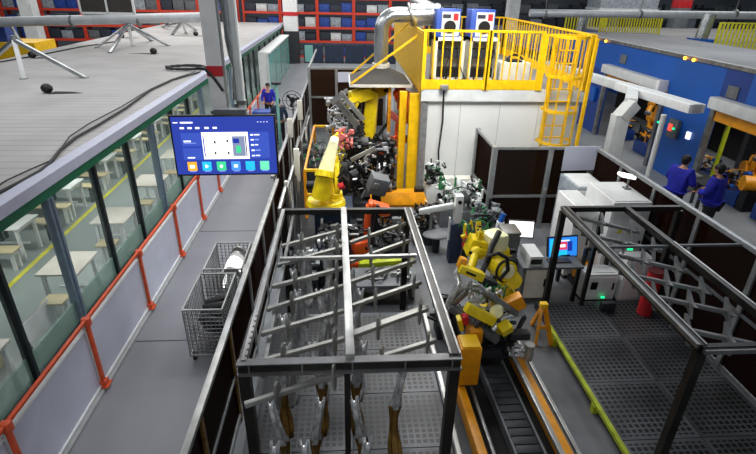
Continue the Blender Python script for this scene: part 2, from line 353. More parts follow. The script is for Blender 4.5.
for i in range(5):
    mb = MB(); y = 7.5 + .13*i; pts = []
    for k in range(13): a = PI * k / 12; pts.append(V((-1.99 + .23*math.cos(a) + .01*i, y, .3 + (.5 + .03*i)*math.sin(a))))
    inner = [V((-1.99 + (p.x+1.99)*.82, p.y, .3 + (p.z-.3)*.82)) for p in pts]
    mb.prism(pts + inner[::-1], (0, .05, 0))
    tag(mb.build('arched_panel', 'glow_white' if i in (1, 2) else 'bright_steel'), 'glossy white arched part in the far mesh crate, %s from the front' % ORD[i], 'car part', 'arched parts in the far crate')  # emissive arches stand in for bright reflections on the white parts

# ================================================================== LEFT RACK
def comb_row(t, a, b, n, ht=.26, first=.18, star=False):
    a, b = V(a), V(b); bar = MB().bar(a, b, .045, .05, .004).build('cross_bar', 'bar_steel' if not star else 'star_grey', t)
    for k in range(n):
        p = a.lerp(b, first + (1 - first - .12) * k / max(1, n - 1)); mb = MB(); h = ht
        d = (b - a).normalized()
        if star:
            pts = [p + V((-.05, -.17, .07)), p + V((-.01, -.04, .05)), p + V((.03, .13, .13)), p + V((.03, .09, 0)), p + V((.05, .17, -.10)), p + V((0, 0, -.06)), p + V((-.04, -.13, -.12)), p + V((-.02, -.06, .0))]
            mb.prism(pts, d * .035); mb.build('fork', 'star_grey', bar)
        else:
            q = V((.35, .9, 0)).normalized()
            pts = [p + q*u + V((0, 0, z)) for u, z in ((-.03, .13), (.0, .155), (.03, .13), (.045, .03), (.04, -.08), (.015, -.17), (-.015, -.17), (-.035, -.08), (-.045, .02))]
            mb.prism(pts, V((.022, -.008, 0))); mb.build('fork', 'bar_steel', bar)
XL, XR, YN, YF, ZT = -.965, 1.035, 3.68, 7.15, 2.0
t = thing('parts_rack', 'tall steel parts rack with angled fork bars on the left platform', 'rack', (0, 0, 0))
def chan(a, b, h=.12, mtop='beam_dark', face='beam_face', nm='beam'):
    """open channel: dark web with lighter lips"""
    a, b = V(a), V(b); o = MB().bar(a, b, .06, h).build(nm, mtop, t_cur)
    mb = MB(); up = V((0, 0, h/2 + .004)); mb.bar(a + up, b + up, .085, .012); mb.bar(a - up, b - up, .085, .014); mb.build('flange', face, o)
    return o
t_cur = t
nb = MB().bb(XL-.05, XR+.05, YN-.04, YN+.02, ZT-.075, ZT+.02).build('near_beam', 'beam_dark', t)
mb = MB(); mb.bb(XL-.06, XR+.06, YN-.07, YN+.03, ZT-.1, ZT-.075); mb.bb(XL-.06, XR+.06, YN-.06, YN+.03, ZT+.02, ZT+.032)
for x in (-.91, -.42, .05, .55, 1.0): mb.bb(x-.008, x+.008, YN-.06, YN-.04, ZT-.08, ZT+.03)
mb.build('flange', 'beam_face', nb)
MB().bar((XL, YF, ZT), (XR, YF, ZT), .08, .08).build('far_beam', 'beam_dark', t)
o = MB().bar((XL, YN, ZT), (XL, YF, ZT), .05, .09).build('side_rail', 'perf_strut', t)
o = MB().bar((XL+.14, YN+.1, ZT-.25), (XL+.14, YF, ZT-.1), .04, .05).build('side_rail', 'steel', t)
o = MB().bar((XR, YN, ZT), (XR-.06, YF, ZT), .06, .1).build('side_rail', 'beam_dark', t)
MB().bar((XR+.045, YN, ZT+.03), (XR-.01, YF, ZT+.03), .022, .05).build('edge_strip', 'steel', o)
MB().bar((XR-.045, YN, ZT+.03), (XR-.10, YF, ZT+.03), .022, .05).build('edge_strip', 'steel', o)
MB().bar((.03, YN, ZT+.05), (-.03, YF, ZT+.05), .085, .05, .006).build('centre_rail', 'bright_steel', t)
for (x, y) in ((XL, YN), (XR, YN), (XL, YF), (XR-.06, YF)): MB().bb(x-.05, x+.05, y-.05, y+.05, .12, ZT-.04).build('leg', 'beam_dark', t)
MB().bb(-.03, .03, YN-.03, YN+.03, .12, ZT-.08).build('leg', 'beam_dark', t)
MB().bar((XL+.1, 5.72, ZT-.04), (XR-.1, 5.72, ZT-.02), .045, .045).build('tie_bar', 'bright_steel', t)
rowsL = [(265, 398, 340, 372), (259, 362, 340, 339), (265, 333, 341, 311), (272, 308, 341, 286), (275, 286, 341, 268), (279, 265, 341, 247), (283, 246, 341, 230)]
rowsR = [(385, 356, 440, 339), (350, 334, 416, 311), (380, 326, 430, 308), (349, 307, 416, 284), (348, 283, 412, 262), (350, 262, 411, 240), (350, 243, 406, 223)]
ZB = 1.86
yl = [atz(r[2], r[3], ZB).y for r in rowsL]
for i, r in enumerate(rowsL):
    a, b = atz(r[0], r[1], ZB), atz(r[2], r[3], ZB); s = (b.y - a.y) / (b.x - a.x); comb_row(t, (XL+.06, b.y + s * (XL+.06-b.x), ZB), (-.03, b.y, ZB), 2, first=.3)
for i, r in enumerate(rowsR):
    a, b = atz(r[0], r[1], ZB), atz(r[2], r[3], ZB); s = (b.y - a.y) / (b.x - a.x); comb_row(t, (.05, a.y + s * (.05-a.x), ZB), (XR-.1, a.y + s * (XR-.1-a.x), ZB), 2, first=.32)

# stamped pillar panels standing in the rack
def stamping(c, sgn, hgt, label, brown, lean=.2, seedv=0):
    t = thing('stamped_pillar', label, 'car part', c, 0, 'stamped pillars in the left rack')
    rng = random.Random(seedv); n = 14; mb = MB(); rows = []
    for k in range(n + 1):
        u = k / n; z = u * hgt; w = .042 + .04 * math.exp(-((u-.1)/.12)**2) + .03 * math.exp(-((u-.5)/.09)**2) + (.005) * math.exp(-((u-1)/.1)**2)
        x = sgn * (.05 * math.sin(u * 3.6 + .4) - .02); y = -lean * (1-u) + .10 * math.sin(u * 5.) ; pr = []
        for q, (dx, dy) in enumerate(((-w, .0), (-w*.55, .0), (-w*.4, -.06), (w*.4, -.06), (w*.55, .0), (w, .0))): pr.append(mb.bm.verts.new((x + dx, y + dy + .01*math.sin(9*u), z)))
        rows.append(pr)
    for k in range(n):
        for q in range(5): mb.bm.faces.new((rows[k][q], rows[k][q+1], rows[k+1][q+1], rows[k+1][q]))
    o = mb.build('pressed_skin', 'brown_steel' if brown else 'chrome', t)
    if brown:
        o.data.materials.append(M('chrome'))
        for p in o.data.polygons: p.material_index = 1 if p.center.z > hgt*.5 or p.center.x*sgn < -.05 else 0  # brown lower half paints in the yellow-brown light on the chrome
    so = o.modifiers.new('s', 'SOLIDIFY'); so.thickness = .008
    mb = MB(); mb.cyl((sgn*.01, -.1*lean, hgt*.55), (sgn*.01, -.1*lean - .06, hgt*.55), .03); mb.build('bracket', 'bright_steel', t)
    return t
for ci, (x, n_) in enumerate([(-.70, 8), (-.33, 8), (.12, 6)]):
    for ri in range(n_):
        y = 3.25 + .5 * ri
        stamping((x + .012*ri*(1 if ci < 2 else 0), y, .6 if ri > 1 else .32), 1 if (ci + ri) % 2 else -1, 1.25, 'long curved metal stamping in the %s column, %s from the near end' % (['outermost left', 'second left', 'middle'][ci], ORD[ri]), ri < 3, .22, ci*10+ri)
stamping((.52, 3.95, .55), -1, 1.35, 'brown and chrome curved stamping hanging alone right of the centre post', True, .3, 99)
stamping((-.1, 3.1, .14), 1, .95, 'shorter brown stamping leaning beside the centre post', True, .3, 98)
def platform(name, label, x0, x1, y0, y1, nx, ny, m, zt=.12):
    t = thing(name, label, 'platform', (x0, y0, 0)); w, d = (x1-x0)/nx, (y1-y0)/ny
    for i in range(nx):
        for j in range(ny):
            o = MB().bb(-w/2+.006, w/2-.006, -d/2+.006, d/2-.006, zt-.02, zt).build('perforated_plate', m, t, False); o.location = ((i+.5)*w, (j+.5)*d, 0)
    mb = MB()
    for i in range(nx + 1): mb.bb(i*w-.03, i*w+.03, 0, y1-y0, 0.008, zt-.022)
    mb.build('support_frame', 'dark_grey', t)
platform('perforated_platform', 'perforated steel floor platform under the left parts rack', -1.15, 1.28, 2.4, 7.0, 2, 5, 'perf_left')
platform('perforated_platform', 'dark perforated steel floor platform under the right parts rack', 3.42, 5.55, 2.2, 7.25, 2, 5, 'perf_right')
t = thing('cable_duct', 'grey steel cable duct running along the platform edge', 'duct', (0, 0, 0))
MB().bb(1.29, 1.38, 2.4, 7.0, 0.008, .15, .006).build('body', 'mid_grey', t); MB().bb(1.31, 1.36, 2.4, 7.0, .15, .157).build('lid', 'bright_steel', t)

# ================================================================== RIGHT RACK
t = thing('parts_rack', 'dark steel parts rack with star shaped holders on the right platform', 'rack', (0, 0, 0)); t_cur = t
X0, X1, Y0, Y1 = 3.53, 4.57, 3.71, 7.15; X2 = 5.5
o = MB().bar((X0, Y0, ZT), (X0, Y1, ZT), .06, .09).build('side_rail', 'beam_dark', t)
MB().bar((X0-.04, Y0, ZT+.03), (X0-.04, Y1, ZT+.03), .035, .05).build('edge_strip', 'steel', o); MB().bar((X0+.045, Y0, ZT+.03), (X0+.045, Y1, ZT+.03), .02, .05).build('edge_strip', 'steel', o)
o = MB().bar((X1, Y0, ZT), (X1, Y1, ZT), .08, .09).build('side_rail', 'beam_dark', t); MB().bar((X1+.03, Y0, ZT+.047), (X1+.03, 5.9, ZT+.047), .02, .01).build('edge_strip', 'bright_steel', o)  # bright strip on the inner rail paints in the highlight along it
MB().bar((X0, Y1, ZT), (X2, Y1, ZT), .07, .08).build('far_beam', 'beam_dark', t)
o = MB().bar((X0, Y0, ZT), (X2, Y0, ZT), .06, .08).build('near_beam', 'beam_dark', t); MB().bar((X0, Y0-.05, ZT), (X2, Y0-.05, ZT), .04, .05).build('flange', 'steel', o)
MB().bar((X0+.04, 5.9, ZT-.03), (X1+.0, 5.9, ZT-.03), .035, .035).build('tie_bar', 'mid_grey', t)
MB().bar((X1+.04, 5.9, ZT-.02), (5.62, 5.9, ZT-.02), .03, .03).build('stay', 'mid_grey', t)
for (x, y) in ((X0, Y0), (X2, Y0), (X0, Y1), (X2, Y1)): MB().bb(x-.045, x+.045, y-.045, y+.045, .12, ZT-.04).build('leg', 'beam_dark', t)
MB().bb(4.17, 4.23, Y1-.03, Y1+.03, .12, ZT-.04).build('leg', 'beam_dark', t)
for q in ((596, 222, 655, 236), (606, 239, 671, 253), (633, 259, 702, 275), (644, 278, 727, 296), (666, 299, 753, 318), (692, 331, 756, 345)):
    a, b = atz(q[0], q[1], ZB), atz(q[2], q[3], ZB); sl = (b.y-a.y)/(b.x-a.x); comb_row(t, (X0+.05, a.y + sl*(X0+.05-a.x), ZB), (X1-.05, a.y + sl*(X1-.05-a.x), ZB), 3, first=.15, star=True)
for q in ((630, 249), (681, 302)): MB().box(atz(q[0], q[1], ZB-.1), (.07, .03, .03)).build('status_lamp', 'led_green', t)

# edge rail and bracket of right platform
t = thing('edge_guard', 'yellow green angle guard along the left edge of the right platform', 'guard rail', (0, 0, 0))
MB().bar((3.36, 2.2, .16), (3.36, 6.6, .16), .06, .06, .006).build('rail', 'lime', t)
for y in (4.8, 6.2, 3.3): MB().box((3.36, y, .075), (.08, .08, .13)).build('foot', 'lime', t)
t = thing('floor_bracket', 'yellow A shaped floor bracket at the platform corner', 'bracket', (3.17, 6.45, 0))
for sx in (-1, 1): MB().bar((sx*.13, -.25, .01), (sx*.02, 0, .62), .05, .07, .006).build('leg', 'amber', t)
MB().bar((0, .3, .01), (0, 0, .62), .05, .07, .006).build('leg', 'amber', t); MB().box((0, 0, .63), (.12, .1, .07), None, .01).build('cap', 'yellow', t)
MB().bar((-.08, -.13, .28), (.08, -.13, .28), .03, .05).build('cross_piece', 'amber', t)

# ================================================================== RIGHT FENCE
t = thing('partition_fence', 'aluminium fence with dark brown tinted panels right of the right rack', 'fence', (5.66, 0, 0))
MB().bar((0, 2.5, 2.0), (0, 10.5, 2.0), .08, .07, .006).build('top_rail', 'alu', t); MB().bar((0, 2.5, .1), (0, 10.5, .1), .06, .06).build('bottom_rail', 'alu', t); MB().bar((0, 2.5, 1.05), (0, 10.5, 1.05), .05, .05).build('middle_rail', 'mid_grey', t)
ff = [3.0, 4.3, 5.55, 6.85, 8.1, 9.3, 10.45]
for i, y in enumerate(ff):
    MB().bb(-.04, .04, y-.04, y+.04, 0, 1.97).build('post', 'alu', t)
    if i < len(ff) - 1: MB().bb(-.006, .006, y+.04, ff[i+1]-.04, .14, 1.96).build('panel', 'tint', t)

# ================================================================== TINTED BOOTH beside white room
t = thing('tinted_booth', 'aluminium framed booth with dark brown tinted panels against the white room', 'booth', (0, 0, 0))
def pan(x0, y0, x1, y1, h, mid, m='tint'):
    a, b = V((x0, y0, 0)), V((x1, y1, 0)); d = (b - a).normalized() * .05
    MB().bar(a + d + V((0, 0, (.1+h)/2)), b - d + V((0, 0, (.1+h)/2)), .012, h - .14).build('panel', m, t)
    for z in (.1, mid, h): MB().bar(a + V((0, 0, z)), b + V((0, 0, z)), .06, .06).build('rail', 'alu', t)
for (x, y) in ((3.34, 12.05), (3.34, 10.5), (4.62, 10.5), (5.6, 10.5)): MB().bb(x-.055, x+.055, y-.055, y+.055, 0, 2.04, .004).build('post', 'alu', t)
pan(3.34, 12.05, 3.34, 10.5, 2.0, .85); pan(3.34, 10.5, 4.62, 10.5, 2.0, .85); pan(4.62, 10.5, 5.6, 10.5, 2.0, .85)
MB().box((4.62, 10.42, .95), (.07, .05, .2), None, .01).build('door_handle', 'bright_steel', t)
tag(MB().prism([(4.9, 10.43, 2.06), (5.72, 10.43, 2.06), (5.72, 10.41, 1.52), (4.9, 10.41, 1.5)], (0, -.02, 0)).build('white_board', 'lilac'), 'white board hung over the corner of the tinted booth', 'board')

# ================================================================== WHITE ROOM with yellow deck railing
WX0, WX1, WY0, WY1, WZ = 1.95, 5.95, 12.3, 19.5, 2.87
t = thing('white_welding_room', 'large white panelled welding room with a roof deck', 'room', (0, 0, 0))
MB().bb(WX0, WX1, WY0, WY0+.1, 0, WZ).build('front_wall', 'white_enclosure', t, False)
MB().bb(WX0, WX0+.1, WY0, WY1, 0, WZ).build('side_wall', 'white_enclosure', t, False); MB().bb(WX1-.1, WX1, WY0, WY1, 0, WZ).build('side_wall', 'white_enclosure', t, False); MB().bb(WX0, WX1, WY1-.1, WY1, 0, WZ).build('rear_wall', 'white_enclosure', t, False)
MB().bb(WX0-.06, WX1+.06, WY0-.06, WY1+.06, WZ, WZ+.08).build('deck', 'platform_grey', t, False)
MB().bb(WX0-.07, WX1+.07, WY0-.09, WY0-.06, WZ-.2, WZ+.09).build('fascia', 'offwhite', t, False)
for x in (2.9, 3.9, 4.9): MB().bb(x-.005, x+.005, WY0-.006, WY0, 0, WZ-.22).build('panel_joint', 'bin_grey', t)
MB().bb(WX0-.05, WX0+.12, WY0-.05, WY0+.02, 0, WZ-.2).build('corner_post', 'alu', t)
t = thing('drop_cable', 'black cable drop down the white room wall with a small junction box', 'cable', (0, 0, 0))
MB().tube([(2.42, WY0-.1, 3.0), (2.45, WY0-.12, 2.2), (2.4, WY0-.11, 1.4), (2.46, WY0-.1, .7), (2.4, WY0-.1, .3)], .022, 8).build('wire', 'cable', t)
MB().box((2.42, WY0-.16, 3.02), (.2, .12, .12), None, .015).build('junction_box', 'bright_steel', t)
for i, x in enumerate((2.63, 3.12)):
    t = thing('wall_cabinet', ['left', 'right'][i] + ' one of two low cream cabinets against the white room', 'cabinet', (x, 12.05, 0)); t['label'] = ['cream wall cabinet beside the black drop cable', 'cream wall cabinet next to the tinted booth'][i]
    MB().bb(-.22, .22, -.14, .14, .0, .75, .01).build('body', 'cream', t); MB().bb(-.13, .13, -.16, -.145, .3, .66).build('door', 'offwhite', t)
# railing
t = thing('deck_railing', 'yellow safety railing around the white room roof', 'railing', (0, 0, 0))
DZ = WZ + .08
def rail_run(a, b, z0, h, n, bw=.03, m='yellow', posts=True, kick=True, infill=None):
    a, b = V(a), V(b); up = V((0, 0, 1))
    MB().bar(a + up*(z0+h), b + up*(z0+h), .055, .05).build('top_rail', m, t)
    if kick: MB().bar(a + up*(z0+.12), b + up*(z0+.12), .02, .24).build('kick_plate', m, t)
    mb = MB()
    for k in range(1, n):
        p = a.lerp(b, k/n); mb.bar(p + up*z0, p + up*(z0+h), bw, bw)
    mb.build('balusters', m, t)
    if posts:
        for p in (a, b): MB().bar(p + up*z0, p + up*(z0+h+.02), .08, .08).build('post', m, t)
H_ = 1.28
rail_run((WX0-.05, WY0-.08, 0), (3.42, WY0-.08, 0), DZ+.0, H_+.06, 7); rail_run((3.46, WY0-.08, 0), (4.72, WY0-.08, 0), DZ+.0, H_+.06, 7)
rail_run((WX0-.05, WY0-.0, 0), (WX0-.05, WY1, 0), DZ, H_, 26)
MB().bb(WX0-.09, WX0-.07, WY0, WY1, DZ-.1, DZ+H_-.03).build('side_sheet', 'yellow', t)
rail_run((WX1+.02, WY0-.08, 0), (WX1+.02, WY1, 0), DZ, H_, 30); rail_run((WX0, WY1, 0), (WX1, WY1, 0), DZ, H_, 20)
rail_run((4.8, WY0-.08, 0), (WX1-.04, WY0-.08, 0), DZ, H_, 6, kick=False)
# ladder with cage
t = thing('caged_ladder', 'yellow caged ladder down the right corner of the white room', 'ladder', (0, 0, 0))
LX0, LX1, LY = 5.02, 5.55, WY0-.2
for x in (LX0, LX1): MB().bar((x, LY, .0), (x, LY, DZ+H_), .06, .05).build('stile', 'yellow', t)
for k in range(13): MB().cyl((LX0, LY, .3+.3*k), (LX1, LY, .3+.3*k), .018).build('rung', 'yellow', t)
xc = (LX0+LX1)/2
for z in (1.75, 2.55, 3.35, DZ+H_):
    pts = [(LX0-.08, LY, z)] + [(xc - .42*math.cos(PI*k/10), LY - .62*math.sin(PI*k/10), z) for k in range(11)] + [(LX1+.08, LY, z)]; mb = MB()
    for a, b in zip(pts, pts[1:]): mb.bar(a, b, .02, .07)
    mb.build('hoop', 'yellow', t)
for k in range(1, 10, 2):
    a = PI*k/10; p = V((xc - .42*math.cos(a), LY - .62*math.sin(a), 0)); MB().bar(p + V((0, 0, 1.75)), p + V((0, 0, DZ+H_)), .035, .02).build('cage_strap', 'yellow', t)
MB().bar((WX1-.25, WY0-.75, 1.5), (WX1-.25, WY0-.75, DZ+H_), .07, .07).build('corner_post', 'yellow', t)
MB().bar((WX1-.25, WY0-.75, 1.5), (WX1-.25, WY0, 1.5), .05, .05).build('tie', 'yellow', t)

# deck equipment
def ctrl_cab(x, y, label, w=.78):
    t = thing('control_cabinet', label, 'cabinet', (x, y, DZ))
    mb = MB(); mb.bb(-w/2, -w/2+.07, -.3, .3, 0, 1.1); mb.bb(w/2-.07, w/2, -.3, .3, 0, 1.1); mb.bb(-w/2, w/2, -.3, .3, 1.02, 1.1); mb.bb(-w/2, w/2, -.3, .3, 0, .08); mb.bb(-w/2, w/2, .26, .3, .08, 1.02); mb.build('housing', 'cream', t)
    MB().bb(-w/2+.07, w/2-.07, -.1, .24, .58, .8).build('equipment_tray', 'dark_grey', t); MB().bb(-w/2+.07, w/2-.07, -.1, .24, .1, .32).build('equipment_tray', 'black', t)
    rng = random.Random(int(x*100))
    for k in range(5):
        x0 = rng.uniform(-w/2+.1, w/2-.1); MB().tube(arc((x0, -.14, .9), (x0 + rng.uniform(-.3, .3), -.34, .08), .0, 8, V((rng.uniform(-.15, .15), -.12, 0))), .014, 6).build('hose', 'cable', t)
ctrl_cab(2.72, 13.6, 'cream open control cabinet on the deck, left under its welding unit'); ctrl_cab(3.62, 13.6, 'cream open control cabinet on the deck, right of its twin')
for i, x in enumerate((2.64, 3.52)):
    t = thing('welding_unit', ['blue and white welding power unit on the left cabinet', 'blue and white welding power unit on the right cabinet'][i], 'welding machine', (x, 13.6, DZ+1.1))
    MB().bb(-.31, .31, -.25, .3, .0, .66, .015).build('case', 'welder_blue', t); MB().bb(-.17, .28, -.265, -.25, .03, .6).build('front_panel', 'offwhite', t)
    MB().cyl((.04, -.3, .25), (.04, -.262, .25), .15, None, 20).build('fan_grille', 'black', t); MB().bb(.12, .24, -.275, -.265, .4, .56).build('warning_label', 'red', t); MB().bb(-.15, .05, -.272, -.265, .45, .54).build('display', 'bin_dark', t)
    MB().tube([(-.2, -.1, .65), (-.2, -.1, .71), (.2, -.1, .71), (.2, -.1, .65)], .015, 6).build('handle', 'dark_grey', t)
t = thing('equipment_box', 'white equipment box with open black top on the deck', 'box', (4.5, 13.6, DZ))
MB().bb(-.4, .4, -.3, .3, 0, .5, .02).build('body', 'cream', t); mb = MB(); mb.bb(-.2, .2, -.2, .2, .5, .54); mb.tube(arc((-.2, 0, .54), (.3, .1, .54), -.12), .03); mb.build('hose_bundle', 'black', t)

# ================================================================== EXHAUST HOOD and DUCT
t = thing('exhaust_hood', 'dark fume hood with silver bent duct above the robots', 'fume hood', (0, 0, 0))
hb = [(.15, 13.1), (1.75, 13.1), (1.75, 14.7), (.15, 14.7)]; hz = 2.9; c = (1.0, 14.0)
mb = MB(); lo = [mb.bm.verts.new((x, y, hz)) for x, y in hb]; hi = [mb.bm.verts.new((c[0] + (x-.95)*.22, c[1] + (y-13.9)*.22, hz+.32)) for x, y in hb]
for k in range(4): mb.bm.faces.new((lo[k], lo[(k+1) % 4], hi[(k+1) % 4], hi[k]))
mb.bm.faces.new(hi); mb.build('canopy', 'hood', t, False)
mb = MB()
for k in range(4): a, b = hb[k], hb[(k+1) % 4]; mb.bar((*a, hz-.03), (*b, hz-.03), .04, .07)
mb.build('rim', 'cream', t)
pts = [(c[0], c[1], hz+.3), (c[0], c[1], 4.15)] + [(c[0] + .38*(1-math.cos(a)), c[1], 4.15 + .38*math.sin(a)) for a in [PI/2*k/8 for k in range(1, 9)]] + [(c[0]+.75, c[1], 4.53)]
MB().tube(pts, .19, 20).build('duct_bend', 'galv', t)
MB().cyl((c[0]+.75, c[1], 4.53), (c[0]+1.5, c[1], 4.55), .27, None, 24).build('duct_drum', 'galv', t)
for x in (c[0]+.75, c[0]+1.5): MB().cyl((x-.02, c[1], 4.53), (x+.02, c[1], 4.54), .3, None, 24).build('flange', 'steel', t)
MB().cyl((c[0], c[1], hz+.3), (c[0], c[1], hz+.42), .24, None, 20).build('collar', 'cream', t)
MB().cyl((c[0]+1.5, c[1], 4.55), (c[0]+1.5, c[1]+5, 4.75), .2, None, 20).build('duct_run', 'galv', t)
for a, b in (((.18, 13.12, 2.92), (1.88, 13.3, 4.1)), ((.2, 14.6, 2.92), (1.8, 14.6, 4.3))): MB().bar(a, b, .04, .05).build('brace', 'yellow', t)

# ================================================================== YELLOW GATE beside room
t = thing('yellow_lift_frame', 'yellow steel frame column pair at the white room corner', 'frame', (0, 0, 0))
for x, y, q in ((1.5, 12.75, .09), (1.76, 12.5, .13)): MB().bb(x-q, x+q, y-.08, y+.08, 0, 2.8).build('column', 'yellow', t)
for x, y in ((1.2, 13.3),): MB().bb(x-.04, x+.04, y-.04, y+.04, 0, 2.8).build('column', 'amber', t)
MB().bar((.6, 13.4, 1.2), (1.6, 13.0, 1.2), .06, .08).build('beam', 'amber', t)
t = thing('yellow_turntable', 'amber yellow rotating machine base behind the rack', 'machine base', (1.25, 11.1, 0))
MB().bb(-.6, .65, -.4, .45, .0, .55, .03).build('skirt', 'amber', t); MB().bb(-.65, .7, -.45, .5, .55, .62, .02).build('top_plate', 'amber', t); MB().box((-.0, -.42, .72), (1.2, .05, .3), Matrix.Rotation(-.3, 3, 'X'), .01).build('front_flap', 'amber', t); MB().bb(-.4, .3, -.41, -.4, .2, .42).build('slot', 'black', t)
MB().cyl((.5, -.2, .62), (.5, -.2, .92), .12).build('motor', 'black', t)

# ================================================================== ROBOTS
def robot(label, base, sh, el, wr, tool, body='robot_yellow', lower=None, s=1., ped=None, pz=.01, pedm='navy', hose=True, group=None, motor='black', cover=True):
    base, sh, el, wr, tool = map(V, (base, sh, el, wr, tool)); lower = lower or body
    t = thing('industrial_robot', label, 'robot', base, 0, group); B = base
    def R(p): return V(p) - B
    if ped:
        mb = MB(); mb.bb(-ped[0]/2, ped[0]/2, -ped[1]/2, ped[1]/2, -base.z + pz, -.06, .02); mb.bb(-ped[0]/2-.06, ped[0]/2+.06, -ped[1]/2-.06, ped[1]/2+.06, -.08, -.0, .01); mb.build('pedestal', pedm, t)
    mb = MB(); mb.cyl((0, 0, 0), (0, 0, .1*s), .36*s, .34*s, 24); mb.cyl((0, 0, .1*s), (0, 0, .22*s), .27*s, .25*s, 24); mb.bb(-.3*s, .3*s, -.3*s, .3*s, 0, .05*s, .01); mb.build('base', body, t)
    pl = (wr - base); pl.z = 0
    if pl.length < .05: pl = V((0, -1, 0))
    pl.normalize(); ax = V((0, 0, 1)).cross(pl)
    shr, elr, wrr, tr = R(sh), R(el), R(wr), R(tool)
    mb = MB(); mb.cyl((0, 0, .2*s), (0, 0, .34*s), .29*s, .27*s, 24)
    for sg in (-1, 1): mb.link(V((0, 0, .3*s)) + ax*sg*.13*s, shr + ax*sg*.13*s, .2*s, .16*s, .09*s, ax)
    mb.build('turret', body, t)
    mb = MB(); mb.cyl(shr + ax*.19*s, shr + ax*.40*s, .13*s, .11*s, 18); mb.build('shoulder_motor', motor, t)
    MB().cyl(shr - ax*.19*s, shr - ax*.24*s, .15*s, .14*s, 20).build('shoulder_cap', body, t)
    off = ax * (.0)
    mb = MB(); mb.link(shr + off, elr + off, .17*s, .13*s, .15*s, ax); mb.build('lower_arm', lower, t)
    mb = MB(); mb.cyl(elr - ax*.17*s, elr + ax*.17*s, .16*s, None, 20); d = (wrr - elr).normalized(); back = elr - d*.22*s
    mb.link(back, elr + d*.1*s, .12*s, .15*s, .26*s, ax); mb.cyl(elr + d*.08*s, wrr, .13*s, .085*s, 16); mb.build('upper_arm', body, t)
    for sg in (-1, 1): MB().cyl(back - d*.0 + ax*sg*.08*s, back - d*.2*s + ax*sg*.08*s, .06*s, .055*s, 12).build('axis_motor', motor, t)
    mb = MB(); mb.ball(wrr, .12*s, 14); e = (tr - wrr); e.normalize(); mb.cyl(wrr, tr - e*.05*s, .085*s, .075*s, 14); mb.build('wrist', body, t)
    MB().cyl(tr - e*.06*s, tr, .095*s, None, 18).build('tool_flange', 'steel', t)
    if hose:
        p0 = shr + ax*.26*s - d*.05; MB().tube([p0, p0.lerp(elr, .4) - pl*.25*s + ax*.24*s, elr - d*.3*s + ax*.24*s + V((0, 0, .12*s)), elr + ax*.22*s + V((0, 0, .22*s)), elr.lerp(wrr, .55) + ax*.2*s + V((0, 0, .12*s)), wrr + ax*.13*s], .04*s, 10).build('hose', 'cable', t)
    return t
# --- near robot on the track
P = lambda px, py, y: aty(px, py, y)
base = V((2.15, 6.05, .56)); sh = V((2.35, 6.5, .98)); el = V((2.42, 6.95, 1.62)); wr = V((2.1, 6.15, 1.5)); tl = V((1.98, 5.92, 1.32))
sh = P(502, 296, 6.4); el = P(498, 252, 6.75); wr = P(476, 252, 6.5); tl = P(470, 272, 6.2)
rA = robot('yellow robot arm with tubular gripper travelling on the orange track', base, sh, el, wr, tl, s=.78, ped=(.6, .55), pz=.455, pedm='black')
def part(nm, mb, m, t=rA):
    o = mb.build(nm, m, t); o.location = -t.location; return o
ax = V((.3, -1, .1)).normalized(); c0 = P(497, 264, 6.55)
part('elbow_drum', MB().cyl(c0, c0 + ax*.3, .18, .16, 24), 'robot_yellow'); part('drum_ring', MB().cyl(c0 + ax*.24, c0 + ax*.27, .19, None, 24), 'dark_grey'); part('drum_cap', MB().cyl(c0 + ax*.3, c0 + ax*.33, .12, .1, 20), 'pale_yellow')
c1 = P(494, 241, 6.7); part('top_hood', MB().box(c1, (.34, .34, .3), Matrix.Rotation(.4, 3, 'Z'), .07), 'pale_yellow')
c1 = P(476, 246, 6.7); part('wrist_block', MB().box(c1, (.28, .28, .3), Matrix.Rotation(.3, 3, 'Y'), .03), 'robot_yellow')
c2 = P(511, 279, 6.35); part('arm_casting', MB().link(c0, c2, .16, .12, .24, ax), 'robot_yellow')
c3 = P(514, 303, 5.8); part('side_cover', MB().box(c3, (.28, .16, .22), Matrix.Rotation(-.5, 3, 'Y'), .02), 'amber'); part('end_disc', MB().cyl(P(517, 311, 6.0), P(520, 311, 5.9), .09, None, 16), 'bright_steel')
part('hose', MB().tube([P(499, 232, 6.6), P(492, 246, 6.35), P(487, 262, 6.2), P(481, 274, 6.1), P(487, 287, 6.1)], .045), 'cable')
part('hose', MB().tube([P(485, 268, 6.2), P(489, 256, 6.15), P(498, 253, 6.1), P(507, 258, 6.1), P(508, 270, 6.1), P(500, 279, 6.1)], .03), 'cable')
part('hose', MB().tube([P(518, 300, 6.3), P(524, 318, 6.1), P(515, 335, 6.0), P(500, 340, 5.9)], .04), 'cable')
def obox(px, py, y, size, rx, ry, rz, bev=.02): return MB().box(P(px, py, y), size, Matrix.Rotation(rz, 3, 'Z') @ Matrix.Rotation(ry, 3, 'Y') @ Matrix.Rotation(rx, 3, 'X'), bev)
part('clamp_cover', obox(471, 272, 5.85, (.36, .24, .12), -.3, .35, -.2), 'robot_yellow'); part('cover_slot', obox(471, 274, 5.7, (.14, .02, .03), -.3, .35, -.2, 0), 'black')
part('clamp_cover', obox(462, 263, 5.95, (.1, .2, .16), -.3, .3, -.2), 'amber'); part('clamp_cover', obox(480, 314, 5.5, (.46, .14, .14), -.3, .5, -.1), 'robot_yellow')
part('clamp_cover', obox(474, 334, 5.6, (.2, .2, .22), 0, 0, .1), 'amber'); part('clamp_cover', obox(460, 323, 5.6, (.07, .12, .24), .2, -.3, 0), 'robot_yellow'); part('clamp_cover', obox(505, 328, 5.5, (.18, .16, .14), .2, -.4, .3), 'robot_yellow')
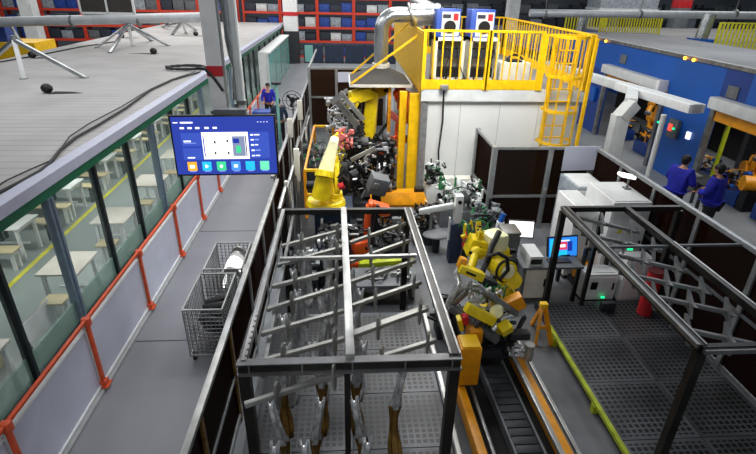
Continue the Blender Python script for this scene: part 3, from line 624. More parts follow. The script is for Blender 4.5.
part('warning_block', obox(465, 319, 5.65, (.09, .12, .14), 0, 0, 0), 'red'); part('support_disc', MB().cyl(P(496, 312, 5.55), P(499, 308, 5.75), .09, .08, 20), 'pale_yellow')
part('gripper_tube', MB().tube([P(447, 308, 5.9), P(452, 296, 5.9), P(459, 283, 5.95), P(456, 274, 6.05), P(460, 268, 6.1)], .05, 12), 'chrome')
part('gripper_tube', MB().tube([P(466, 287, 5.85), P(480, 289, 5.8), P(492, 297, 5.75), P(505, 306, 5.7), P(516, 314, 5.7)], .055, 12), 'steel')
part('gripper_tube', MB().tube([P(516, 314, 5.7), P(503, 318, 5.65), P(493, 330, 5.6)], .04, 12), 'chrome')
part('gripper_beam', MB().bar(P(450, 306, 5.85), P(498, 340, 5.6), .14, .1, .015), 'mid_grey'); part('gripper_beam', MB().bar(P(450, 304, 5.9), P(468, 288, 5.9), .16, .08, .015), 'steel')
part('gripper_plate', obox(487, 281, 6.0, (.3, .14, .12), 0, .5, 0), 'dark_grey')
part('air_lines', clutter(MB(), P(485, 292, 5.9), (.6, .3, .35), 14, random.Random(3), .03, .08, 't'), 'cable_green')
part('clamp_set', clutter(MB(), P(487, 318, 5.75), (.65, .3, .4), 34, random.Random(4), .04, .1), 'dark_grey')
part('clamp_set', clutter(MB(), P(480, 300, 5.8), (.6, .3, .5), 22, random.Random(5), .03, .09), 'chrome')
part('clamp_set', clutter(MB(), P(474, 240, 6.7), (.34, .3, .5), 16, random.Random(6), .03, .1), 'robot_yellow')
part('valve_lines', clutter(MB(), P(474, 230, 6.9), (.5, .3, .3), 10, random.Random(8), .03, .09, 't'), 'cable_green')
# track
t = thing('robot_track', 'floor mounted orange robot travel track with black cable chain', 'track', (0, 0, 0))
for nm, x0, y0, x1, y1, w, h, z, m in (('side_beam', 1.52, 5.55, 1.60, 2.2, .11, .22, .24, 'amber'), ('side_beam', 2.50, 5.9, 2.62, 2.2, .12, .2, .24, 'amber'), ('guide_rail', 2.40, 6.1, 2.50, 2.2, .06, .06, .38, 'bright_steel'), ('guide_rail', 2.68, 7.0, 2.80, 2.2, .05, .05, .2, 'bright_steel'), ('guide_rail', 1.66, 5.6, 1.72, 2.2, .04, .04, .33, 'steel')):
    MB().bar((x0, y0, z), (x1, y1, z), w, h, .008).build(nm, m, t)
MB().bb(1.6, 2.62, 2.2, 7.2, .01, .1).build('bed', 'black_matte', t)
mb = MB(); n = 26
for k in range(n):
    y = 2.2 + (5.5-2.2) * k / n; x = 2.2 - (y-2.2)*.03; mb.bb(x-.15, x+.15, y, y+.112, .2, .27, .008); 
mb.build('cable_chain', 'dark_grey', t)
mb = MB(); mb.bar((2.03, 2.2, .2), (1.93, 5.6, .2), .03, .14); mb.bar((2.38, 2.2, .2), (2.28, 5.6, .2), .03, .14); mb.build('chain_trough', 'mid_grey', t)
t = thing('carriage', 'black robot carriage with cables between the track beams', 'carriage', (2.12, 5.85, 0))
MB().bb(-.38, .38, -.28, .6, .3, .45, .02).build('slide_plate', 'dark_grey', t); clutter(MB(), (0, -.12, .52), (.6, .4, .18), 50, random.Random(11), .04, .13).build('cabling', 'black', t)
MB().box((.42, -.1, .6), (.3, .14, .12), None, .015).build('sensor_box', 'dark_grey', t); MB().cyl((.5, -.35, .36), (.5, -.35, .62), .07, .07, 16).build('grease_canister', 'bright_steel', t)
clutter(MB(), (.35, -.3, .42), (.25, .15, .2), 16, random.Random(12), .03, .07).build('fittings', 'chrome', t)
t = thing('orange_box', 'tall orange sheet metal box on the left beam of the track', 'box', (1.62, 5.1, 0))
MB().bb(-.14, .14, -.1, .2, .36, .98, .02).build('cover', 'amber', t); MB().box((0, .05, .99), (.24, .26, .03), None, .01).build('lid', 'yellow', t); MB().bb(-.1, .1, -.1, .15, .1, .36).build('foot', 'dark_grey', t)

# clutter left of robot A (black valve stack)
t = thing('valve_stack', 'black valve and clamp stack between the rack and the yellow robot', 'machine', (1.62, 6.6, 0))
MB().bb(-.15, .2, -.2, .2, 0.01, .35, .01).build('stand', 'dark_grey', t); clutter(MB(), (0, 0, .5), (.4, .4, .45), 40, random.Random(13), .04, .12).build('valves', 'black', t); clutter(MB(), (0, -.1, .45), (.4, .3, .3), 8, random.Random(14), .03, .06).build('fittings', 'chrome', t)
# --- white/yellow robot
bz = .95; b = V((-.28, 9.9, bz))
sh = P(322, 186, 9.8); el = P(333, 166, 9.95); wr = P(334, 140, 10.3); tl = P(342, 130, 10.5)
rB = robot('pale yellow robot arm on a navy pedestal behind the left rack', b, sh, el, wr, tl, body='robot_yellow', lower='pale_yellow', s=.8, ped=(.75, .75), hose=False)
part('body_cylinder', MB().cyl(P(321, 197, 9.4), P(325, 175, 9.4), .2, .17, 22), 'robot_yellow', rB); part('arm_cover', MB().link(P(326, 170, 9.5), P(334, 142, 9.8), .15, .09, .16, V((.2, 1, .6))), 'pale_yellow', rB); part('shoulder_ring', MB().cyl(P(324, 177, 9.35), P(325, 171, 9.4), .19, .19, 22), 'robot_yellow', rB); part('hatch', MB().box(P(320, 190, 9.3), (.16, .02, .12), None, .01), 'amber', rB)
part('arm_cover', MB().link(P(337, 190, 9.6), P(336, 168, 9.8), .09, .09, .1, V((1, .2, 0))), 'robot_yellow', rB)
part('motor', MB().cyl(P(341, 183, 9.6), P(346, 178, 9.6), .1, .1, 16), 'black', rB); part('red_motor', MB().cyl(P(339, 187, 9.5), P(344, 185, 9.5), .07), 'red', rB)
part('tool', clutter(MB(), P(346, 138, 10.2), (.3, .2, .45), 22, random.Random(20), .04, .1), 'pink_red', rB); part('base_skirt', MB().cyl(P(326, 203, 9.7), P(326, 199, 9.7), .42, .38, 26), 'robot_yellow', rB)
part('hose', MB().tube([P(338, 178, 9.5), P(344, 168, 9.5), P(352, 176, 9.6), P(349, 190, 9.7)], .03), 'cable', rB)
# --- yellow robot further back
b = V((.6, 14.0, .35)); rC = robot('yellow robot arm reaching left under the fume hood', b, P(368, 138, 14.0), P(373, 92, 14.0), P(352, 97, 13.8), P(345, 92, 13.7), s=1.15, ped=(.9, .9), pedm='black')
part('arm_cover', MB().link(P(368, 134, 13.7), P(373, 96, 13.7), .17, .15, .18, V((.2, 1, 0))), 'robot_yellow', rC); part('forearm_cover', MB().bar(P(350, 98, 13.4), P(371, 92, 13.6), .3, .34, .05), 'robot_yellow', rC); part('forearm_end', MB().box(P(352, 104, 13.3), (.3, .3, .28), Matrix.Rotation(.5, 3, 'Y'), .05), 'robot_yellow', rC)
part('gripper', clutter(MB(), P(340, 118, 13.3), (.7, .5, 1.0), 60, random.Random(21), .05, .17), 'chrome', rC)
part('gripper', clutter(MB(), P(352, 120, 13.3), (.7, .5, 1.0), 50, random.Random(22), .05, .2), 'dark_grey', rC)
part('gripper_beam', MB().bar(P(334, 97, 13.0), P(358, 126, 12.8), .1, .14), 'steel', rC); part('gripper_beam', MB().bar(P(340, 92, 13.0), P(364, 120, 12.8), .08, .1), 'bright_steel', rC); part('gripper_beam', MB().bar(P(332, 103, 13.0), P(344, 93, 12.9), .1, .12), 'bright_steel', rC)
# --- orange robot right
b = V((1.25, 15.3, .35)); rD = robot('orange robot arm under the right edge of the fume hood', b, P(399, 140, 14.4), P(402, 97, 14.4), P(408, 120, 14.1), P(396, 112, 13.9), body='orange', s=.95, ped=(.7, .7), pedm='amber', hose=False)
part('arm_tube', MB().tube([P(396, 95, 13.6), P(401, 92, 13.5), P(408, 95, 13.5), P(410, 110, 13.4)], .13, 12), 'orange', rD); part('forearm', MB().bar(P(388, 112, 13.5), P(404, 124, 13.3), .16, .16, .03), 'pink_red', rD)
# --- orange gripper unit by the rack
t = thing('orange_clamp_unit', 'orange clamping unit with black brackets behind the left rack', 'machine', (.55, 8.9, 0))
part('stand', MB().bb(.3, .75, 8.7, 9.2, .01, .35, .02), 'dark_grey', t)
part('column', MB().bar(P(364, 253, 8.8), P(369, 205, 8.8), .12, .14, .02), 'orange', t); part('head', MB().box(P(378, 208, 8.7), (.42, .26, .2), Matrix.Rotation(.3, 3, 'Y'), .04), 'orange', t)
part('jaw', MB().bar(P(372, 204, 8.6), P(390, 214, 8.6), .1, .1, .02), 'orange', t); part('lower_block', MB().box(P(360, 246, 8.7), (.3, .25, .26), Matrix.Rotation(.4, 3, 'Z'), .04), 'orange', t); part('lower_block', MB().box(P(356, 263, 8.6), (.26, .22, .12), None, .03), 'orange', t)
part('bracket', MB().bar(P(371, 250, 8.5), P(378, 205, 8.5), .06, .08), 'black', t); part('clamps', clutter(MB(), P(372, 235, 8.8), (.5, .3, .7), 24, random.Random(30), .04, .12), 'black', t)
# --- black engine-like fixture
t = thing('welding_fixture', 'tangled black and chrome welding fixture in the middle of the cell', 'machine', (.65, 11.5, 0))
MB().bb(-.5, .5, -.4, .4, .01, .45, .02).build('base', 'dark_grey', t)
clutter(MB(), (-.02, .0, 1.2), (1.1, .6, 1.45), 190, random.Random(31), .06, .24).build('clamps', 'black', t); clutter(MB(), (0, -.2, 1.25), (1.0, .4, 1.2), 45, random.Random(32), .04, .12).build('cylinders', 'chrome', t); clutter(MB(), (.05, -.1, 1.2), (1.0, .5, 1.3), 40, random.Random(33), .06, .2).build('brackets', 'mid_grey', t)
o = MB().bar(P(351, 160, 10.7), P(375, 148, 10.7), .05, .09, .01).build('locating_bar', 'bright_steel', t); o.location = -V(t.location)
t = thing('grey_motor_box', 'grey tilted motor housing in front of the amber machine base', 'housing', (.7, 10.4, 0))
o = obox(378, 184, 10.3, (.42, .35, .42), .2, .3, .2, .05).build('housing', 'mid_grey', t); o.location = -V(t.location)
o = obox(376, 186, 10.1, (.12, .03, .14), .2, .3, .2, .01).build('nameplate', 'bright_steel', t); o.location = -V(t.location)
MB().bb(-.1, .1, -.1, .1, .01, .95).build('post', 'black', t)
# more fixtures
def machine(name, label, c, size, base, mats, seed, cat='machine', st='dark_grey', n=60, smax=.16):
    t = thing(name, label, cat, (c[0], c[1], 0)); MB().bb(-size[0]/2, size[0]/2, -size[1]/2, size[1]/2, .01, base, .02).build('stand', st, t)
    for k, m in enumerate(mats): clutter(MB(), (0, 0, base + size[2]/2), size, n if k == 0 else n // 3, random.Random(seed + k), .04, smax).build(['fixture', 'clamps', 'lines'][k], m, t)
    return t
machine('welding_fixture', 'green and grey clamp fixture between the fence and the back robot', (-.72, 13.4), (.8, .8, .7), .6, ['mid_grey', 'cable_green', 'bright_steel'], 50)
machine('welding_fixture', 'dark fixture stack behind the pale yellow robot', (.0, 15.3), (1.0, .8, .9), .7, ['black', 'chrome', 'mid_grey'], 60)
machine('welding_fixture', 'chrome gripper stand behind the locating bar', (.0, 12.6), (.7, .5, .7), .9, ['chrome', 'dark_grey', 'robot_yellow'], 64, n=70)
machine('welding_fixture', 'cable covered white fixture against the white room wall', (2.75, 10.9), (1.0, .7, .5), .55, ['offwhite', 'black', 'cable_green'], 70, st='mid_grey')
machine('welding_fixture', 'grey fixture with hoses left of the tinted booth', (3.05, 9.6), (.55, .6, .5), .5, ['mid_grey', 'cable_green', 'black'], 80)
machine('welding_fixture', 'black bench fixture behind the left rack', (-.1, 8.95), (.9, .4, .3), .55, ['black', 'chrome', 'steel'], 90, st='navy', n=40)
machine('valve_stack', 'tangled black hoses and valves beside the amber machine base', (1.75, 9.9), (.5, .5, .5), .4, ['black', 'mid_grey', 'bright_steel'], 94, n=50)
t = thing('navy_cabinet', 'narrow navy post cabinet with white arm on top', 'cabinet', (2.26, 9.0, 0)); MB().bb(-.13, .13, -.12, .12, .01, .9, .01).build('body', 'navy', t); MB().bb(-.08, .08, -.08, .08, .9, 1.5, .02).build('white_head', 'white', t); MB().bar((-.1, -.05, 1.3), (-.75, .2, 1.05), .12, .12, .03).build('side_arm', 'offwhite', t); MB().cyl((0, -.09, 1.38), (0, -.12, 1.38), .04).build('knob', 'black', t); MB().bb(-.16, -.13, -.02, .06, .5, 1.0).build('cover_strip', 'white', t)
t = thing('fire_extinguisher', 'small red cylinder beside the navy cabinet', 'extinguisher', (P(466, 240, 8.75).x, 8.75, 0)); MB().tube([(0, 0, .42), (0, 0, .46), (0, 0, .74), (0, 0, .8), (0, 0, .83)], [.05, .075, .075, .045, .02], 14).build('cylinder', 'red', t); MB().box((0, 0, .85), (.03, .08, .05)).build('valve', 'black', t); MB().bb(-.05, .05, -.05, .05, .01, .42).build('stand', 'black', t)
t = thing('tray_stand', 'grey oval tray on a stand left of the navy cabinet', 'tray', (1.95, 9.4, 0)); MB().ball((0, 0, .42), .28, 20, (1.1, .8, .22)).build('tray', 'mid_grey', t); MB().cyl((0, 0, .01), (0, 0, .4), .08).build('stand', 'black', t); MB().bar((-.12, .15, .42), (-.12, .15, 1.0), .06, .05).build('handle_post', 'steel', t)
t = thing('yellow_beam_stand', 'yellow green low beam crossing behind the left rack', 'beam', (0, 0, 0)); MB().bar((.25, 8.35, .28), (1.3, 8.5, .28), .16, .2, .02).build('beam', 'lime', t)
for x in (.35, 1.2): MB().bb(x-.04, x+.04, 8.38, 8.46, .01, .2).build('foot', 'dark_grey', t)
t = thing('locating_plate', 'pale grey fixture table under the right half of the left rack', 'table', (.75, 7.75, 0)); MB().bb(-.6, .55, -.3, .35, .32, .4, .01).build('plate', 'mid_grey', t); clutter(MB(), (0, 0, .46), (.9, .4, .1), 24, random.Random(97), .04, .12).build('locators', 'steel', t)
for x in (-.5, .45): MB().bb(x-.04, x+.04, -.2, .2, .01, .32).build('leg', 'dark_grey', t)
t = thing('barrel_stand', 'grey slanted pedestal behind the near yellow robot', 'pedestal', (0, 0, 0))
MB().prism([(2.75, 7.7, .01), (3.1, 7.7, .01), (3.1, 7.7, 1.25), (2.85, 7.7, 1.25)], (0, .35, 0)).build('body', 'mid_grey', t); MB().bb(2.8, 3.12, 7.68, 8.08, 1.25, 1.3, .01).build('top', 'steel', t)
t = thing('blue_bottle', 'blue capped white spray bottle in front of the tinted booth', 'bottle', tuple(atz(500, 226, .9)[:2]) + (0,)); MB().cyl((0, 0, .8), (0, 0, 1.0), .09, .08).build('body', 'white', t); MB().cyl((0, 0, 1.0), (.05, .02, 1.16), .06, .05).build('cap', 'blue', t); MB().bb(-.15, .15, -.15, .15, .01, .8).build('stand', 'dark_grey', t)
# yellow guard frames by the fence
t = thing('guard_frame', 'yellow tubular guard frame inside the corridor fence', 'guard rail', (0, 0, 0))
for (x0, y0, x1, y1, z0, z1) in ((-.95, 11.2, -.5, 11.2, .01, 1.25), (-.9, 14.7, -.35, 14.7, .01, 1.4)):
    for x in (x0, x1): MB().bb(x-.035, x+.035, y0-.035, y0+.035, z0, z1).build('upright', 'amber', t)
    for z in (z1, (z0+z1)/2): MB().bar((x0, y0, z), (x1, y0, z), .06, .06).build('rail', 'yellow', t)
MB().bar((-.95, 11.2, 1.25), (-.9, 14.7, 1.4), .05, .05).build('rail', 'amber', t)

struct('floor_plate_dark', MB().bb(-1.25, 1.1, 7.2, 15.5, .008, .014), 'dark_grey')  # flat dark grey plate over the cell floor behind the rack
machine('valve_stack', 'grey pneumatic stack with hoses behind the left end of the rack', (-.78, 7.95), (.5, .5, .5), .35, ['mid_grey', 'black', 'offwhite'], 300, n=36)
machine('valve_stack', 'white bracketed clamp unit in front of the navy pedestal', (-.3, 8.25), (.45, .35, .4), .6, ['steel', 'offwhite', 'black'], 310, n=28)
machine('welding_fixture', 'black clamp rig behind the yellow low beam', (1.0, 9.3), (.5, .4, .45), .35, ['black', 'steel', 'mid_grey'], 320, n=34)
machine('welding_fixture', 'pale slanted guard fixture left of the tinted booth door', (2.85, 10.15), (.5, .4, .35), .7, ['offwhite', 'mid_grey', 'black'], 330, n=24, st='mid_grey')
machine('valve_stack', 'black cable loops on a pale stand by the white room corner', (2.25, 11.7), (.45, .4, .5), .75, ['black', 'offwhite', 'cable_green'], 340, n=34, st='offwhite')
# far booth
t = thing('far_booth', 'dark booth with grey frame at the far end of the robot cell', 'booth', (0, 0, 0))
bx0, bx1, by = -1.35, 1.6, 20.0
for x in (bx0, -.3, bx1): MB().bb(x-.05, x+.05, by-.05, by+.05, 0, 2.3).build('post', 'alu', t)
for z in (2.3, 1.2): MB().bar((bx0, by, z), (bx1, by, z), .07, .07).build('rail', 'alu', t)
MB().bar((bx0, by, 2.3), (bx0, by+6, 2.3), .07, .07).build('rail', 'alu', t); MB().bar((bx1, by, 2.3), (bx1, by+6, 2.3), .07, .07).build('rail', 'alu', t)
for a, b in ((bx0, -.3), (-.3, bx1)): MB().bb(a+.05, b-.05, by, by+.02, .05, 2.25).build('panel', 'tint_far', t)
tag(MB().bb(-.24, .32, 19.955, 19.995, P(343, 82, 20).z, P(343, 72, 20).z).build('notice_board', 'lilac'), 'pale rectangular notice on the far booth', 'notice')
tag(MB().bb(-1.2, 1.5, 20.8, 23, .01, 1.9).build('brown_cabinet', 'brown_steel'), 'brown shape inside the far booth', 'cabinet')

# ================================================================== DESK, MONITORS, WHITE CABINETS
t = thing('steel_desk', 'grey computer desk between yellow robot and right rack', 'desk', (3.62, 7.8, 0))
MB().bb(-.5, .62, -.42, .4, .72, .76, .008).build('desktop', 'mid_grey', t); MB().bb(-.48, -.42, -.4, .38, .01, .72).build('side_panel', 'mid_grey', t); MB().bb(-.42, .1, -.38, .3, .1, .7).build('cupboard', 'cream', t); MB().bb(-.06, -.02, -.4, -.38, .35, .5).build('handle', 'black', t)
for x in (.55,): MB().bb(x-.03, x+.03, -.4, -.34, .01, .72).build('leg', 'black', t); MB().bb(x-.03, x+.03, .3, .36, .01, .72).build('leg', 'black', t)
def monitor(name, label, c, w, h, yaw, tilt, stand, base_z, scr):
    t = thing(name, label, 'monitor', (c[0], c[1], base_z)); R_ = Matrix.Rotation(yaw, 3, 'Z') @ Matrix.Rotation(tilt, 3, 'X'); cc = V((0, 0, c[2]-base_z))
    MB().box(cc + R_ @ V((0, .03, 0)), (w+.05, .05, h+.05), R_, .008).build('case', 'black', t)
    s_ = MB().box(cc + R_ @ V((0, -.002, 0)), (w, .008, h), R_).build('screen', scr, t)
    mb = MB(); mb.bar((0, .06, .01), cc + R_ @ V((0, .06, 0)), .05, .05); mb.bb(-.14, .14, -.06, .16, 0.002, .02); mb.build('stand', 'black', t)
    return t, R_, cc, s_
def scr_rect(par, R_, cc, x0, x1, z0, z1, m, nm, off=-.009):
    MB().box(cc + R_ @ V(((x0+x1)/2, off, (z0+z1)/2)), (x1-x0, .004, z1-z0), R_, 0).build(nm, m, par)
t, R_, cc, s_ = monitor('computer_monitor', 'desk monitor showing a cyan and red interface', P(563, 247, 7.85), .56, .36, .12, -.3, 0, .76, 'scr_azure')
scr_rect(s_, R_, cc, -.26, -.1, -.16, .16, 'scr_cyan', 'window'); scr_rect(s_, R_, cc, -.1, .08, -.15, -.06, 'scr_cyan', 'window'); scr_rect(s_, R_, cc, -.1, .08, -.05, .1, 'scr_pink', 'window'); scr_rect(s_, R_, cc, -.06, .04, 0, .05, 'scr_txt', 'text_block', -.012); scr_rect(s_, R_, cc, .09, .18, -.08, .1, 'scr_navy', 'window'); scr_rect(s_, R_, cc, -.1, .12, .11, .13, 'scr_txt', 'title_bar')
t, R_, cc, s_ = monitor('computer_monitor', 'tilted bright white monitor in front of the tinted booth', P(521, 229, 8.3), .46, .3, -.15, -.25, 0, .01, 'screen_white')
t = thing('desktop_computer', 'pale computer case on the left of the desk', 'computer', (3.36, 7.72, .76)); MB().bb(-.12, .12, -.3, .2, 0, .2, .01).build('case', 'offwhite', t); MB().bb(-.1, .1, -.305, -.3, .05, .15).build('front_panel', 'dark_grey', t)
tag(MB().box((3.85, 7.6, .773), (.42, .15, .025), None, .005).build('keyboard', 'dark_grey'), 'dark keyboard in front of the desk monitor', 'keyboard')
# black glazed cabinet
t = thing('glazed_cabinet', 'black framed glazed cabinet holding a small yellow machine', 'cabinet', (4.4, 8.0, 0))
for x in (-.02, .42):
    MB().bb(x-.03, x+.03, -.33, -.27, .01, .95).build('post', 'black', t)
MB().bar((-.02, -.3, .95), (.42, -.3, .95), .05, .05).build('rail', 'black', t); MB().box((.2, 0, .3), (.3, .3, .3), Matrix.Rotation(.3, 3, 'Z'), .03).build('yellow_unit', 'amber', t); MB().bb(0, .4, -.3, .3, .0, .12).build('plinth', 'dark_grey', t)
def cabinet(label, x0, x1, y0, y1, z, m='white', extra=None):
    t = thing('white_cabinet', label, 'cabinet', ((x0+x1)/2, (y0+y1)/2, 0)); w, d = (x1-x0)/2, (y1-y0)/2
    MB().bb(-w, w, -d, d, .08, z, .015).build('body', m, t); MB().bb(-w+.03, w-.03, -d-.018, -d-.001, .14, z-.06, .004).build('door', 'white', t); MB().bb(-w+.02, w-.02, -d+.02, d-.02, .01, .08).build('plinth', 'dark_grey', t); MB().bb(w-.09, w-.06, -d-.035, -d-.018, z*.5, z*.5+.14).build('handle', 'black', t)
    MB().bb(-w+.05, w-.05, -d+.05, d-.05, z, z+.012).build('top_panel', 'offwhite', t)
    return t
t1 = cabinet('large white controller cabinet behind the right rack', 4.78, 5.5, 7.85, 8.9, 1.8)
t2 = cabinet('narrower white controller cabinet left of the large one', 4.3, 4.7, 8.2, 9.1, 1.55)
MB().prism([(-.1, -.475, 1.1), (.06, -.475, 1.1), (-.02, -.475, 1.24)], (0, -.006, 0)).build('warning_triangle', 'line_yellow', t2); MB().bb(-.17, -.12, -.49, -.47, 1.15, 1.2).build('knob', 'black', t2)
MB().prism([(-.2, -.548, 1.2), (-.06, -.548, 1.2), (-.13, -.548, 1.32)], (0, -.006, 0)).build('warning_triangle', 'line_yellow', t1); MB().prism([(.0, -.548, 1.2), (.14, -.548, 1.2), (.07, -.548, 1.32)], (0, -.006, 0)).build('warning_triangle', 'line_yellow', t1)
MB().cyl((.3, -.3, .0), (.3, -.3, .02), .01).build('foot', 'black', t1)
cabinet('low white cabinet under the far end of the right rack', 4.95, 5.45, 7.3, 7.6, .95)
t = cabinet('low white machine with a glowing green lamp on the right platform', 4.3, 4.9, 7.35, 7.7, .62)
MB().bb(-.22, -.1, -.25, -.243, .35, .5).build('window', 'black', t); MB().box((.05, -.25, .18), (.06, .02, .03)).build('status_lamp', 'led_green', t)
tag(cabinet('grey tall cabinet behind the white controllers', 4.75, 5.4, 9.2, 10.1, 1.55, 'bin_grey'), None)
t = thing('task_lamp', 'small white lamp head on the large white cabinet', 'lamp', (5.35, 8.5, 1.812)); MB().bb(-.06, .06, -.06, .06, 0, .03).build('base', 'steel', t); MB().cyl((0, 0, .02), (0, 0, .22), .02).build('stem', 'steel', t); MB().box((-.06, 0, .26), (.3, .18, .06), Matrix.Rotation(.2, 3, 'Y'), .02).build('head', 'glow_white', t)
t = thing('red_drum', 'dark red drum between white cabinets under the rack', 'drum', (5.2, 6.85, 0.12)); MB().cyl((0, 0, .01), (0, 0, .85), .12, .12, 20).build('barrel', 'red', t); MB().cyl((0, 0, .85), (0, 0, .87), .125, .125, 20).build('lid', 'maroon', t)
tag(MB().bb(4.45, 4.7, 6.9, 7.0, .125, .3, .01).build('green_lit_switch', 'dark_grey'), 'small dark switch housing at the platform back edge', 'switch')
# ================================================================== WHITE OVERHEAD DUCT on right
t = thing('overhead_duct', 'white rectangular overhead duct with elbow leg in front of the blue line', 'duct', (0, 0, 0))
A, B = atz(548, 64, 2.6), atz(697, 109, 2.6); J = A.lerp(B, .66); LX, LYd = 7.2, 12.5
MB().bar(A, B, .3, .24, .02).build('run', 'offwhite', t); MB().bar(A.lerp(B, .6), B, .46, .22, .02).build('end_box', 'white', t)
MB().bar((LX, LYd, 0), (LX, LYd, 2.3), .38, .3, .02).build('leg', 'offwhite', t)
k1 = V((LX+.3, LYd+.05, 2.58)); MB().bar((LX, LYd, 2.2), k1, .36, .3, .02).build('elbow', 'offwhite', t); MB().bar(k1 - V((.08, 0, 0)), (J.x, J.y-.1, 2.56), .3, .26, .02).build('branch', 'offwhite', t)
t = thing('white_pole', 'thin white pole under the overhead duct end', 'pole', (P(660, 130, 11.6).x, 11.6, 0)); MB().cyl((0, 0, .02), (0, 0, 2.5), .065, None, 16).build('pole', 'offwhite', t); MB().bb(-.12, .12, -.12, .12, 0, .025).build('base_plate', 'steel', t)

# ================================================================== BLUE MACHINE LINE
BX = 10.0; BZ = 3.45
t = thing('blue_machine_line', 'long blue enclosed machine line with roller door openings', 'machine', (0, 0, 0))
def bpan(y0, y1, z0, z1, m='blue', x=BX): MB().bb(x, x+.12, y0, y1, z0, z1).build('cladding_panel', m, t, False)
for y0, y1 in ((6, 9.2), (9.2, 11.9), (11.9, 12.85), (12.85, 18.9), (18.9, 24)): bpan(y0, y1, 2.45, BZ, 'blue_dark' if y0 == 11.9 else 'blue')
bpan(12.85, 15.05, 0, 2.45); bpan(18.9, 24, 0, 2.45, 'blue_dark'); bpan(6, 7.5, 0, 2.45)
MB().bb(BX-.06, BX+.1, 6, 24, BZ, BZ+.1).build('top_edge', 'steel', t)
MB().bb(BX+.1, 14.2, 6, 24, BZ-.1, BZ).build('roof_deck', 'platform_grey', t, False)
MB().bb(13.4, 13.5, 6, 24, 0, BZ-.1).build('rear_cladding', 'black_matte', t, False)
for y0, y1 in ((15.1, 18.9), (8.0, 12.8)):
    o = MB().bb(BX-.3, BX, y0, y1, 2.42, 2.72, .03).build('roller_box', 'offwhite', t); MB().bb(BX-.06, BX+.02, y0+.1, y1-.1, 2.1, 2.42).build('roller_curtain', 'amber', t)
    for y in (y0, y1): MB().bb(BX-.1, BX, y-.08, y+.08, 0, 2.42).build('door_jamb', 'steel', t)
    MB().bb(BX-.32, BX-.0, y0-.02, y0+.12, 2.25, 2.74, .02).build('roller_end', 'white', t)
for i, (y, z) in enumerate([(18.0, 3.0), (12.4, 2.9)]): MB().bb(BX-.03, BX, y-.2, y+.2, z-.15, z+.15).build('vent_grille', 'mid_grey', t)
for i, (y, dz) in enumerate([(20.1, 0), (19.4, 0), (14.55, 0), (14.15, 0)]):
    o = MB().ball((BX-.08, y, BZ+.02), .05, 10).build('beacon', 'lamp_amber', t)
for y in (14.2, 19.6, 20.9, 22.2):
    MB().bb(BX-.12, BX-.01, y-.22, y+.22, 1.2, 1.75, .01).build('control_panel', 'mid_grey' if y == 14.2 else 'blue', t)
MB().bb(BX-.16, BX-.12, 14.2, 14.35, 1.4, 1.6).build('display', 'led_red', t)
for y in (14.1, 14.9): MB().ball((BX-.14, y, 1.5), .035, 8).build('indicator', 'led_green', t)
MB().bb(BX-.06, BX-.01, 13.45, 13.6, 1.35, 1.55).build('notice', 'screen_white', t)
# internals of openings
def line_robot(y, label, m='amber', sd=0):
    robot(label, (11.6, y, .3), (11.5, y, 1.0), (11.7, y+.1, 1.75), (10.9, y-.5, 1.6), (10.7, y-.7, 1.3), body=m, s=1.15, ped=(.8, .8), pedm='black', hose=True)
line_robot(12.4, 'amber robot arm inside the wide opening of the blue line'); line_robot(9.9, 'amber robot arm at the right edge of the blue line', 'robot_yellow'); line_robot(17.6, 'amber robot arm inside the far opening of the blue line')
for i, (y, m) in enumerate([(11.4, 'yellow'), (17.2, 'lime')]):
    t = thing('inner_gantry', ['yellow gantry beam inside the wide opening of the blue line', 'olive gantry beam inside the far opening of the blue line'][i], 'gantry', (0, 0, 0))
    MB().bb(12.75, 13.05, y-2.6, y+1.3, 1.35, 1.8, .02).build('beam', m, t); MB().bb(12.72, 12.75, y-2.5, y+1.2, 1.5, 1.6).build('track_slot', 'black', t)
    for q in (-2.5, 1.2): MB().bb(12.8, 13.0, y+q-.1, y+q+.1, .01, 1.35).build('leg', 'dark_grey', t)
    MB().bb(12.5, 12.75, y-.6, y, 1.2, 1.75, .03).build('trolley', 'amber', t)
for i, y in enumerate((9.4, 10.6, 12.0, 13.3, 16.4, 18.4)):
    machine('conveyor_fixture', 'blue and black fixture inside the blue line opening, %s from the right' % ORD[i], (10.75, y), (.7, .8, .45), .4, ['black', 'blue', 'amber'], 200+i*5, n=26, st='blue_dark')
for i, (x, y) in enumerate([(atz(756, 184, .75).x-.3, atz(756, 184, .75).y+.3), (atz(768, 176, .75).x-.2, atz(768, 176, .75).y+.9)]):
    t = thing('motor_roll', ['large amber motor roll right of the standing workers', 'second amber motor roll behind the first one'][i], 'motor', (x+.3, y-.3, 0)); MB().cyl((-.3, .1, .75), (.35, -.1, .75), .2, .2, 20).build('drum', 'amber', t); MB().cyl((.35, -.1, .75), (.5, -.15, .75), .12).build('shaft_cap', 'black', t); MB().bb(-.25, .3, -.12, .12, .01, .58).build('stand', 'black', t)
t = thing('worktable', 'dark workbench with pale control lever beside the two workers', 'table', (9.0, 11.5, 0)); MB().bb(-.12, .5, -.5, .5, .85, .9, .01).build('top', 'dark_grey', t); MB().box((.1, .1, .94), (.12, .3, .06), None, .01).build('control_pad', 'bright_steel', t)
for x in (-.06, .44):
    for y in (-.44, .44): MB().bb(x-.03, x+.03, y-.03, y+.03, .01, .85).build('leg', 'dark_grey', t)
t = thing('yellow_strip_post', 'slim yellow green light curtain post at the wide opening', 'post', (BX+.3, 12.55, 0)); MB().bb(-.04, .04, -.04, .04, .01, 2.0).build('post', 'lime', t); MB().bb(-.1, .1, -.1, .1, 0, .02).build('base', 'black', t)

